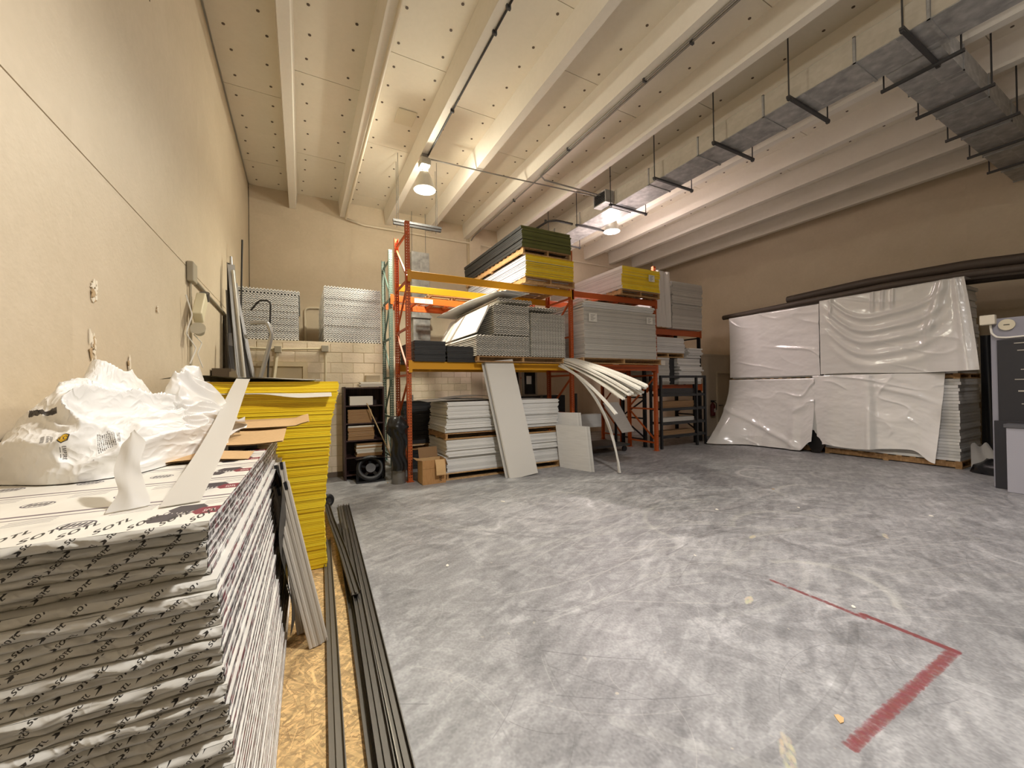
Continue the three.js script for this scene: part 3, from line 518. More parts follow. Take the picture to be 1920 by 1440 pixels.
pallet('pallet under the big grey stack in the right rack bay', 5.45, 7.9, Ylo + 0.012, 6.9, 8.3, 0.13);
stack('grey_sheet_stack', 'big block of light grey panels with two paper labels in the right bay', 'sheet stack', 5.5, 7.72, 2.31, 3.42, 6.88, 8.6, 46, { front: M.greyPlastic, side: M.whitePlastic }, 0.02, [-0.02, 0]);  // side edges whiter than the ends: the lit flank put into the colour
{
  const s = stack('white_sheet_stack', 'bowed loose white sheets lying on the big grey stack', 'sheet stack', 5.44, 7.62, 3.43, 3.56, 6.86, 8.5, 5, { front: M.whitePlastic }, 0.06);
  const lab = (label, x, y, d, w, h) => { const t = tex(128, 128, (c, W, H) => { c.fillStyle = '#e8e5dd'; c.fillRect(0, 0, W, H); c.fillStyle = '#77736b'; for (let i = 0; i < 6; i++) c.fillRect(26, 20 + i * 16, 76 - (i % 3) * 16, 6); }); const g = new THREE.BoxGeometry(w, h, 0.003); g.translate(x, y, -d); return solo('paper_label', label, 'label', g, std({ map: t, roughness: 0.8 })); };
  lab('left paper label on the big grey panel stack', 5.72, 3.2, 6.855, 0.23, 0.19); lab('right paper label on the big grey panel stack', 7.47, 3.24, 6.855, 0.2, 0.16);
  lab('paper label on the yellow stack at the right end of the top level', 7.62, 4.3, 6.905, 0.2, 0.16);
}
// upper level
pallet('lower pallet of the tall upper load in the left bay', 4.05, 5.3, 3.82, 6.94, 10.1, 0.13);
stack('yellow_sheet_stack', 'yellow ended sheet stack under the dark stack on the top level', 'sheet stack', 4.06, 5.27, 3.95, 4.41, 6.95, 10.08, 26, { front: M.yellowEdge, side: M.bluePlastic }, 0.02, [0.0, 0]);
pallet('upper pallet between yellow and dark stacks on the top level', 4.0, 5.22, 4.41, 6.94, 10.1, 0.13);
stack('dark_sheet_stack', 'black sided stack with olive ends at the very top of the rack', 'sheet stack', 3.98, 5.2, 4.54, 4.97, 6.93, 10.1, 13, { front: M.olive, side: M.blackSheet }, 0.02);
pallet('pallet under the yellow stack at the right end of the top level', 6.64, 7.94, 3.83, 6.94, 9.95, 0.13);
stack('yellow_sheet_stack', 'yellow ended sheet stack with a label at the right end of the top level', 'sheet stack', 6.68, 7.93, 3.97, 4.51, 6.93, 9.95, 28, { front: M.yellowEdge, side: M.whitePlastic }, 0.012);
pallet('pallet carrying boards at the back of the left top level', 2.7, 3.95, 3.82, 8.85, 10.3, 0.12);

// floor level of the front rack: two 8 ft wide loads one over the other
pallet('floor pallet under the white sheets in the left rack bay', 2.3, 4.82, 0, 6.9, 8.0, 0.13);
stack('white_sheet_stack', 'lower load of white sheets on the floor pallet in the left bay', 'sheet stack', 2.32, 4.8, 0.13, 0.72, 6.9, 8.0, 26, { front: M.whitePlastic, side: M.whitePlastic }, 0.03, [-0.03, 0]);
pallet('second pallet between the two loads of white sheets', 2.3, 4.8, 0.73, 6.92, 8.0, 0.12);
stack('white_sheet_stack', 'upper load of white sheets below the lower yellow beam', 'sheet stack', 2.3, 4.76, 0.86, 1.42, 6.93, 8.0, 24, { front: M.whitePlastic, side: M.whitePlastic }, 0.04, [0.03, 0]);
{
  const t = thing('loose_sheets', 'thin curled grey sheets thrown on top of the white loads', 'sheet', [3, 1.42, 7.3]);
  part(t, 'sheet', sheet(16, 6, (u, v) => V(2.0 + u * 1.4, 1.435 + Math.sin(u * 3.1) * 0.02 + v * 0.02, 7.0 + v * 0.8 + u * 0.1), 0.004), M.greyPlastic[0]);
  part(t, 'sheet', sheet(16, 6, (u, v) => V(2.5 + u * 1.3, 1.47 + Math.sin(u * 3.1) * 0.05 + v * 0.01, 7.35 + v * 0.6), 0.004), M.greyPlastic[1]);
}
pallet('dark pallet behind the cardboard box under the rack', 1.86, 3.0, 0.4, 8.25, 8.72, 0.12);
stack('black_wrapped_stack', 'black film wrapped load behind the white sheets at the left upright', 'sheet stack', 1.86, 3.0, 0.53, 1.42, 8.25, 8.72, 10, { front: M.blackSheet }, 0.02);
stack('black_wrapped_stack', 'black film wrapped load low behind the cardboard box', 'sheet stack', 1.86, 3.0, 0.0, 0.39, 8.25, 8.72, 5, { front: M.blackSheet }, 0.02);

{ // corrugated boards leaning against the lower beam
  const len = Math.hypot(2.2, 0.53), ang = Math.atan2(0.53, 2.2);
  const t = thing('leaning_sheets', 'two long pale corrugated sheets leaning on the lower yellow beam', 'sheet', [3.68, 0.005, 6.47]);
  const g = corrGeo(0.62, 2.28, 0.05, 0.012, 0.004); g.translate(0, 0, -1.14); g.rotateX(Math.PI / 2 - ang); // lies up the slope
  const a = lpart(t, 'panel', g, std({ color: 0xcfccc4, roughness: 0.5 }));
  const fg = new THREE.BoxGeometry(0.6, 2.28, 0.01); fg.translate(0, 1.14, 0); fg.rotateX(-ang); fg.translate(0, 0.0, 0.022); lpart(t, 'facing', fg, std({ color: 0xd2cfc8, roughness: 0.5 }));
  const g2 = corrGeo(0.62, 2.26, 0.05, 0.012, 0.004); g2.translate(-0.03, 0, -1.13); g2.rotateX(Math.PI / 2 - ang); g2.translate(-0.02, 0, -0.045); lpart(t, 'panel', g2, std({ color: 0xb9b7b2, roughness: 0.5 }));
  t.rotation.z = 0.105;
}
{ // translucent white panels leaning at the end of the floor load
  const q = (label, x0, x1, d0, d1, h, lean) => { const t = thing('leaning_sheets', label, 'sheet', [(x0 + x1) / 2, 0, (d0 + d1) / 2]); for (let k = 0; k < 4; k++) part(t, 'panel', sheet(10, 10, (u, v) => V(lerp(x0, x1, u) - v * lean - k * 0.02, v * h + 0.002, lerp(d0, d1, u) + v * 0.08 + k * 0.02 + Math.sin(u * 3.1) * 0.015 * v), 0.014), M.whitePlastic[k % 3]); };
  q('front translucent white panels leaning by the end of the floor load', 4.8, 5.02, 6.75, 6.05, 0.88, 0.04);
  q('taller white panels behind the leaning front panels at the middle upright', 4.88, 5.2, 7.05, 6.55, 1.12, 0.04);
}
{ // white extrusions sagging out of the rack
  const q = rng(606);
  const U = [[-0.03, -0.017], [0.03, -0.017], [0.03, 0.017], [0.023, 0.017], [0.023, 0.008], [-0.023, 0.008], [-0.023, 0.017], [-0.03, 0.017]];
  for (let k = 0; k < 18; k++) {
    const row = Math.floor(k / 6), col = k % 6, x0 = 4.98 + col * 0.062, y0 = 2.2 + row * 0.045, ex = 5.0 + col * 0.07 + rr(-0.004, 0.004, q), ed = 5.2 - rr(0, 0.35, q) + (2 - row) * 0.1, ey = 1.44 + row * 0.075 + col * 0.022;
    const pts = []; for (let i = 0; i <= 14; i++) { const u = i / 14; const d = lerp(7.08, ed, u), x = lerp(x0, ex, u), s = u; pts.push(V(x, lerp(y0, ey, s * s * 0.35 + s * 0.65), d)); }
    solo('white_strip', `sagging white plastic strip number ${['one', 'two', 'three', 'four', 'five', 'six'][col]} from the left in the ${['bottom', 'middle', 'top'][row]} layer of the bundle`, 'strip', sweep(pts, U), std({ color: 0xe6e3dc, roughness: 0.4 }), 'white strips sticking out of the rack');
  }
  const p2 = []; for (let i = 0; i <= 16; i++) { const u = i / 16; p2.push(V(lerp(4.93, 5.34, u), 2.17 - 0.95 * u - 1.2 * u * u, lerp(7.0, 5.7, Math.sin(u * 1.57)))); }
  solo('white_strip', 'single white strip drooping from the bundle down to the floor', 'strip', sweep(p2, U), std({ color: 0xd8d5ce, roughness: 0.4 }), 'white strips sticking out of the rack');
  const p3 = []; for (let i = 0; i <= 12; i++) { const u = i / 12; p3.push(V(lerp(4.9, 4.96, u), 2.12 - 0.45 * u - 0.5 * u * u, lerp(7.0, 5.35, u))); }
  solo('white_strip', 'low separate white strip hanging below the bundle', 'strip', sweep(p3, [[-0.03, -0.016], [0.03, -0.016], [0.03, 0.016], [-0.03, 0.016]]), std({ color: 0xe6e3dc, roughness: 0.4 }), 'white strips sticking out of the rack');
}

// ------------------------------------------------------------------ rear right rack loads and the low black rack
stack('grey_sheet_stack', 'tall film wrapped grey stack on top of the rear right rack', 'sheet stack', 9.14, 10.4, 3.26, 4.58, 7.58, 8.8, 30, { front: M.greyPlastic, side: M.greyPlastic }, 0.03);
stack('white_sheet_stack', 'white sheets under the upper orange beam of the rear right rack', 'sheet stack', 8.36, 9.66, 2.57, 3.0, 7.58, 8.6, 12, { front: M.whitePlastic }, 0.05);
pallet('pallet under the white sheets in the rear right rack', 8.34, 9.62, 2.44, 7.6, 8.6, 0.12);
stack('grey_sheet_stack', 'low grey stack with a note below the pallet of the rear right rack', 'sheet stack', 8.33, 8.99, 1.69, 2.43, 7.58, 8.6, 16, { front: M.greyPlastic }, 0.02);
stack('white_sheet_stack', 'ragged leaning white stack by the black upright of the rear right rack', 'sheet stack', 9.4, 10.36, 1.69, 2.43, 7.58, 8.6, 16, { front: M.whitePlastic }, 0.06, [-0.03, 0]);
stack('white_sheet_stack', 'short ragged white pile topping the leaning stack by the black upright', 'sheet stack', 9.7, 10.28, 2.44, 2.72, 7.58, 8.6, 7, { front: M.whitePlastic }, 0.06);
solo('black_gap_board', 'black board standing between the two stacks of the rear right rack', 'board', B(9.03, 9.33, 1.69, 2.42, 7.7, 8.4), M.blackPaint);
{ const g = new THREE.BoxGeometry(0.16, 0.13, 0.003); g.translate(8.72, 2.28, -7.555); solo('paper_note', 'small paper note on the low grey stack of the rear right rack', 'note', g, M.paper); }
{
  const t = thing('draped_load', 'load under a hanging white sheet on the rear right rack top', 'load', [8.72, 3.26, 8.1]);
  part(t, 'cover', sheet(30, 20, (u, v) => V(8.37 + u * 0.69, 3.27 + v * 1.54, 7.58 + 0.03 * Math.sin(u * 23 + v * 3) * (1 - v * 0.6) + 0.02 * Math.sin(u * 9 + 1)), 0.004), std({ color: 0xdcd8d2, roughness: 0.6 }));
  part(t, 'load', B(8.37, 9.04, 3.31, 4.79, 7.65, 8.5), M.whitePlastic[0]);
  part(t, 'skid', B(8.37, 9.03, 3.26, 3.31, 7.62, 8.5), M.pallet[0]);
}
{
  const t = thing('steel_shelf_rack', 'low black steel rack of long shelves with scrap sheets near the right door', 'rack', [9.3, 0, 7.4]);
  for (const [x, d] of [[10.06, 7.28], [8.3, 7.28], [10.06, 7.62], [8.3, 7.62], [9.7, 7.28]]) part(t, 'post', B(x - 0.028, x + 0.028, 0, 1.93, d - 0.028, d + 0.028), M.blackPaint);
  for (const y of [0.3, 0.65, 1.02, 1.4, 1.9]) for (const d of [7.28, 7.62]) part(t, 'rail', bar(V(8.3, y, d), V(10.06, y, d), 0.04, 0.06), M.blackPaint);
  for (const y of [0.3, 0.65, 1.02, 1.4]) part(t, 'shelf', B(8.33, 10.03, y + 0.03, y + 0.045, 7.3, 7.6), M.steel);
  for (const [y, n, m, lab] of [[0.346, 3, M.cardDark, 'scrap boards on the bottom shelf of the low black rack'], [0.696, 3, M.greyPlastic[1], 'grey scrap sheets on the second shelf of the low black rack'], [1.066, 5, M.plywood, 'plywood scraps on the third shelf of the low black rack'], [1.446, 4, M.blackSheet[1], 'black offcuts on the top shelf of the low black rack']]) stack('scrap_sheets', lab, 'sheet stack', 8.38, 9.64, y, y + n * 0.035, 7.32, 7.58, n, { front: m }, 0.02);
}
{ // things under the right bay: folded cart and dark crates in the shade
  const t = thing('panel_cart', 'steel cart with grey sheet leaning inside the right bay at floor level', 'cart', [6.6, 0, 8.0]);
  part(t, 'base', B(5.9, 7.4, 0.15, 0.2, 7.5, 8.4), M.steel); for (const [x, d] of [[6, 7.6], [7.3, 7.6], [6, 8.3], [7.3, 8.3]]) part(t, 'wheel', (() => { const g = new THREE.CylinderGeometry(0.07, 0.07, 0.04, 16); g.rotateX(Math.PI / 2); g.translate(x, 0.07, -d); return g; })(), M.blackPaint);
  part(t, 'sheet', sheet(4, 8, (u, v) => V(7.05 + u * 0.5 - v * 0.35 + u * v * 0.1, 0.5 + v * 0.75, 7.4 + u * 0.1 + v * 0.3), 0.01), M.greyPlastic[1]);
  part(t, 'sheet', B(6.0, 6.9, 0.62, 0.95, 8.0, 8.25), M.whitePlastic[1]);
  part(t, 'post', B(6.0, 6.05, 0.2, 1.5, 7.9, 7.95), M.blackPaint); part(t, 'post', B(7.3, 7.35, 0.2, 1.2, 7.9, 7.95), M.blackPaint);
  solo('dark_crate', 'dark crate deep under the middle of the rack', 'crate', RB(5.6, 6.3, 0, 1.45, 8.75, 9.5, 0.02), M.blackPaint);
  const w = thing('window_frames', 'two dark framed windows standing behind the floor loads', 'window', [4.7, 0, 8.5]);
  for (const x of [4.3, 4.78]) { const fm = std({ color: 0xa59c90, roughness: 0.6 }); for (const fg of [B(x, x + 0.42, 1.45, 1.5, 8.4, 8.46), B(x, x + 0.42, 2.1, 2.15, 8.4, 8.46), B(x, x + 0.05, 1.5, 2.1, 8.4, 8.46), B(x + 0.37, x + 0.42, 1.5, 2.1, 8.4, 8.46)]) part(w, 'frame_bar', fg, fm); part(w, 'pane', B(x + 0.05, x + 0.37, 1.5, 2.1, 8.42, 8.44), std({ color: 0x1b1a19, roughness: 0.15 })); part(w, 'sticker', B(x + 0.12, x + 0.26, 1.75, 1.95, 8.412, 8.42), M.paper); }
  part(w, 'stand', B(4.25, 5.25, 0, 1.45, 8.35, 8.6), M.blackPaint);
}

// ------------------------------------------------------------------ left rear: block room front, ledge stacks, long pieces, bookcase
corrStack('corrugated_sheet_stack', 'silver film wrapped corrugated stack on the ledge left of the rack', 0.4, 1.45, 2.6, 3.72, 8.36, 10.8, 0.04, M.silver, { fill: 0.68, pitch: 0.055, amp: 0.03, jit: 0.03 });
corrStack('corrugated_sheet_stack', 'pale corrugated stack on the ledge above the block room door', -1.05, -0.03, 2.6, 3.56, 8.36, 10.8, 0.04, M.silver, { fill: 0.66, pitch: 0.055, amp: 0.03, jit: 0.05 });
{
  const t = thing('conduit_run', 'conduit with two junction boxes over the block room door', 'conduit', [0, 1.2, 8.3]);
  const m = std({ color: 0xd2c6a8, roughness: 0.6 });
  part(t, 'junction_box', RB(-0.42, -0.31, 2.36, 2.48, 8.19, 8.31, 0.01), std({ color: 0xaaa08a, roughness: 0.6 })); part(t, 'junction_box', RB(0.34, 0.46, 2.4, 2.52, 8.19, 8.31, 0.01), std({ color: 0xaaa290, roughness: 0.6 }));
  part(t, 'pipe', tube([V(-0.9, 2.44, 8.28), V(-0.36, 2.43, 8.28), V(0.4, 2.46, 8.28)], 0.018), m); part(t, 'pipe', tube([V(0.41, 2.4, 8.28), V(0.4, 1.2, 8.28)], 0.02), m);
  part(t, 'pipe', bar(V(-0.38, 2.36, 8.25), V(-0.5, 1.3, 8.2), 0.07, 0.04), m);
}
{ // long pieces leaning in the corner
  const q = rng(818); const mats = [std({ color: 0xb9b7b3, metalness: 0.7, roughness: 0.35 }), std({ color: 0x7d7873, metalness: 0.5, roughness: 0.5 }), std({ color: 0xcac6be, metalness: 0.3, roughness: 0.4 }), std({ color: 0x4a4643, metalness: 0.4, roughness: 0.5 })];
  const nm = ['bright', 'grey', 'pale', 'dark'], ordn = ['first', 'second', 'third', 'fourth', 'fifth', 'sixth', 'seventh', 'eighth', 'ninth', 'tenth', 'eleventh', 'twelfth', 'thirteenth', 'fourteenth'];
  for (let k = 0; k < 14; k++) {
    const h = [3.0, 3.75, 3.3, 3.85, 2.6, 3.7, 3.1, 3.6, 2.3, 3.45, 2.9, 2.1, 3.2, 2.5][k], top = [-1.04 + k * 0.012 + q() * 0.03, h, 7.55 + q() * 0.25], bot = [-0.98 + k * 0.052 + q() * 0.02, 0.0, 7.2 + q() * 0.3], mi = [1, 3, 2, 0, 1, 0, 3, 2, 1, 0, 3, 2, 0, 1][k];
    const a = V(...bot), b = V(...top); const up = new THREE.Vector3(0.2, 0, 1), w = 0.02 + 0.014 * (k % 3);
    const L = [[-w, -0.015], [w, -0.015], [w, -0.011], [-w + 0.004, -0.011], [-w + 0.004, 0.02], [-w, 0.02]];
    solo('metal_trim', `${ordn[k]} ${nm[mi]} metal trim from the wall in the bundle leaning in the left corner`, 'trim', k % 4 === 3 ? rod(a, b, 0.022, 10) : sweep([a, b], L, up), mats[mi], 'metal trims leaning in the left corner');
  }
  solo('thin_rod', 'thin dark rod leaning highest in the left rear corner', 'rod', rod(V(-0.95, 0, 8.0), V(-0.88, 4.3, 8.2), 0.014), M.blackPipe);
  solo('wide_board', 'wide dark board standing flat against the left wall corner', 'board', bar(V(-1.03, 0, 7.7), V(-1.07, 2.9, 7.9), 0.26, 0.03, new THREE.Vector3(1, 0, 0)), std({ color: 0x6f665b, roughness: 0.7 }));
  solo('hooked_rod', 'thin black rod with a bent top hook before the ledge stack', 'rod', tube([V(-0.55, 0.3, 7.6), V(-0.46, 2.6, 7.7), V(-0.44, 3.12, 7.7), V(-0.47, 3.18, 7.7), V(-0.6, 3.17, 7.7), V(-0.72, 3.0, 7.7)], 0.014, 6, 60), M.blackPipe);
  solo('flexible_tube', 'shiny bent flexible tube looping over the bundle in the corner', 'tube', tube([V(-0.8, 0.02, 7.1), V(-0.72, 1.2, 7.15), V(-0.5, 2.1, 7.2), V(-0.4, 2.55, 7.2), V(-0.46, 2.74, 7.2), V(-0.68, 2.72, 7.2)], 0.032, 10, 50), std({ color: 0xb4b2ae, metalness: 0.6, roughness: 0.3 }));
  solo('cardboard_flap', 'dark cardboard box wedged behind the yellow stack at the left wall', 'box', B(-1.08, -0.86, 1.3, 2.0, 6.7, 6.95), std({ color: 0x5d5041, roughness: 0.9 }));
  solo('cardboard_flap', 'upright triangular cardboard flap behind the yellow stack', 'cardboard', sweep([V(-0.78, 1.35, 6.68), V(-0.78, 1.35, 6.69)], [[-0.14, 0], [0.16, 0], [-0.03, 0.62], [-0.1, 0.6]]), std({ color: 0x8d816c, roughness: 0.9 }));
}
{
  const wood = std({ map: woodTex(58, 36, 34, 12), roughness: 0.55 });
  const t = thing('bookcase', 'dark brown open bookcase against the block room wall', 'bookcase', [1.05, 0, 8.08]);
  part(t, 'side_panel', B(0.69, 0.72, 0, 1.73, 7.86, 8.3), wood); part(t, 'side_panel', B(1.38, 1.41, 0, 1.73, 7.86, 8.3), wood); part(t, 'back_panel', B(0.72, 1.38, 0.05, 1.72, 8.28, 8.3), wood);
  for (const y of [0.1, 0.42, 0.73, 1.05, 1.38, 1.715]) part(t, 'shelf', B(0.72, 1.38, y - 0.022, y, 7.87, 8.28), wood);
  solo('white_box', 'white box on the top inner shelf of the bookcase', 'box', RB(0.79, 1.2, 1.38, 1.55, 7.88, 8.15, 0.006), M.paper);
  const cd = std({ color: 0xa78560, roughness: 0.9 });
  stack('flat_cartons', 'pile of flat brown cartons on the second shelf of the bookcase', 'cardboard', 0.76, 1.18, 1.05, 1.3, 7.9, 8.2, 9, { front: cd }, 0.02);
  stack('flat_cartons', 'pile of flat cartons with a white sheet on the third shelf of the bookcase', 'cardboard', 0.76, 1.22, 0.73, 1.0, 7.9, 8.2, 8, { front: [cd, cd, cd, M.paper] }, 0.02);
  stack('flat_cartons', 'low pile of cartons and papers on the fourth shelf of the bookcase', 'cardboard', 0.9, 1.36, 0.42, 0.66, 7.88, 8.2, 8, { front: [cd, cd, M.paper] }, 0.02);
  stack('paper_pile', 'untidy papers lying on top of the bookcase', 'paper', 0.98, 1.38, 1.73, 1.82, 7.95, 8.25, 4, { front: M.paper }, 0.06);
  solo('carton', 'small greyish carton on the papers on top of the bookcase', 'box', RB(1.1, 1.36, 1.825, 1.95, 8.0, 8.22, 0.005), std({ color: 0xb8a88f, roughness: 0.9 }));
  solo('wooden_stick', 'thin wooden stick leaning across the front of the bookcase', 'stick', rod(V(1.5, 0.35, 7.6), V(1.08, 1.42, 7.82), 0.011, 6), std({ color: 0xb09872, roughness: 0.8 }));
  const f = thing('floor_fan', 'black round fan tilted on the floor before the bookcase', 'fan', [1.1, 0, 7.6]);
  const ring = new THREE.TorusGeometry(0.2, 0.045, 12, 32); ring.rotateX(-0.5); ring.translate(1.1, 0.24, -7.6); part(f, 'housing', ring, M.blackPaint);
  const hub = new THREE.CylinderGeometry(0.085, 0.085, 0.06, 24); hub.rotateX(Math.PI / 2 - 0.5); hub.translate(1.1, 0.24, -7.58); part(f, 'hub', hub, std({ color: 0x3a3838, roughness: 0.5 }));
  for (let k = 0; k < 5; k++) { const g = new THREE.BoxGeometry(0.05, 0.12, 0.01); g.rotateY(0.4); g.translate(0, 0.13, 0); g.rotateZ(k * 1.2566); g.rotateX(-0.5); g.translate(1.1, 0.24, -7.6); part(f, 'blade', g, M.blackPaint); }
  part(f, 'stand', merge([B(0.85, 1.35, 0, 0.03, 7.5, 7.8), B(0.86, 0.9, 0.03, 0.2, 7.6, 7.64), B(1.3, 1.34, 0.03, 0.2, 7.6, 7.64)]), M.blackPaint);
  solo('black_sheets', 'loose black sheets spilling from the lowest shelf of the bookcase', 'sheet', sheet(10, 4, (u, v) => V(0.86 + u * 0.62, 0.44 - v * 0.03 - Math.abs(u - 0.4) * 0.06, 7.55 + v * 0.3), 0.004), M.blackFilm);
  const rl = thing('film_roll', 'standing roll of clear grey film with black plastic on top by the left upright', 'roll', [1.52, 0, 7.2]);
  const cy = new THREE.CylinderGeometry(0.125, 0.125, 0.95, 28); cy.translate(1.52, 0.475, -7.2); part(rl, 'roll', cy, std({ color: 0x77746f, roughness: 0.18, metalness: 0.3 }));
  const bag = new THREE.SphereGeometry(0.17, 28, 20); { const p = bag.attributes.position; for (let i = 0; i < p.count; i++) { const x = p.getX(i), y = p.getY(i), z = p.getZ(i), n = 0.75 + 0.6 * fbm(x * 14 + z * 9 + 5, y * 14 + 3, 3); p.setXYZ(i, x * n, y * n * 1.1, z * n); } bag.computeVertexNormals(); } bag.translate(1.5, 1.0, -7.18); part(rl, 'plastic_bag', bag, M.blackFilm);
  const bg2 = sheet(14, 14, (u, v) => V(1.38 + u * 0.25 + 0.02 * Math.sin(v * 12), 0.25 + v * 0.75, 7.06 - 0.05 * Math.sin(u * 3.14) + 0.015 * Math.sin(u * 17 + v * 9)), 0.003); part(rl, 'plastic_flap', bg2, M.blackFilm);
}
{ // open cardboard carton beside the orange upright
  const t = thing('open_carton', 'open brown carton with drooping flaps beside the orange upright', 'box', [1.98, 0, 7.0]);
  const ct = tex(256, 256, (x, w, h) => { pix(x, w, h, (i, j, o) => { const n = (fbm(i / 9, j / 40, 3) - 0.5) * 22; o[0] = 178 + n; o[1] = 134 + n; o[2] = 86 + n; }); x.strokeStyle = '#7b5a38'; x.lineWidth = 3; x.beginPath(); x.moveTo(0, 90); x.lineTo(256, 86); x.stroke(); x.save(); x.translate(196, 236); x.rotate(-Math.PI / 2); x.fillStyle = '#4a3420'; x.font = 'bold 40px sans-serif'; x.fillText('WELL', 0, 14); x.restore(); });
  const fm = std({ map: ct, roughness: 0.85 });
  const fg = new THREE.BoxGeometry(0.42, 0.42, 0.008); fg.translate(1.98, 0.21, -6.82); part(t, 'front_wall', fg, fm);
  part(t, 'wall', merge([B(1.77, 1.778, 0, 0.42, 6.82, 7.14), B(2.182, 2.19, 0, 0.42, 6.82, 7.14), B(1.77, 2.19, 0, 0.42, 7.132, 7.14), B(1.77, 2.19, 0, 0.008, 6.82, 7.14)]), M.card);
  part(t, 'flap', sheet(6, 6, (u, v) => V(1.99 + u * 0.17 + v * 0.0, 0.42 - v * 0.26 + 0.02 * Math.sin(v * 3), 6.81 - v * 0.05 - 0.04 * Math.sin(v * 2)), 0.005), M.card);
  part(t, 'flap', sheet(6, 6, (u, v) => V(1.77 - v * 0.1 + 0.01 * u, 0.42 + v * 0.02, 6.83 + u * 0.3), 0.005), M.card); part(t, 'flap', sheet(6, 6, (u, v) => V(2.19 + v * 0.04, 0.42 - v * 0.12, 6.83 + u * 0.3), 0.005), M.card);
  t.position.x += 0.07; t.position.z += 0.03; part(t, 'flap', sheet(4, 4, (u, v) => V(1.87 + u * 0.35, 0.42 + v * 0.18, 7.13 + v * 0.06), 0.005), M.cardDark);
}

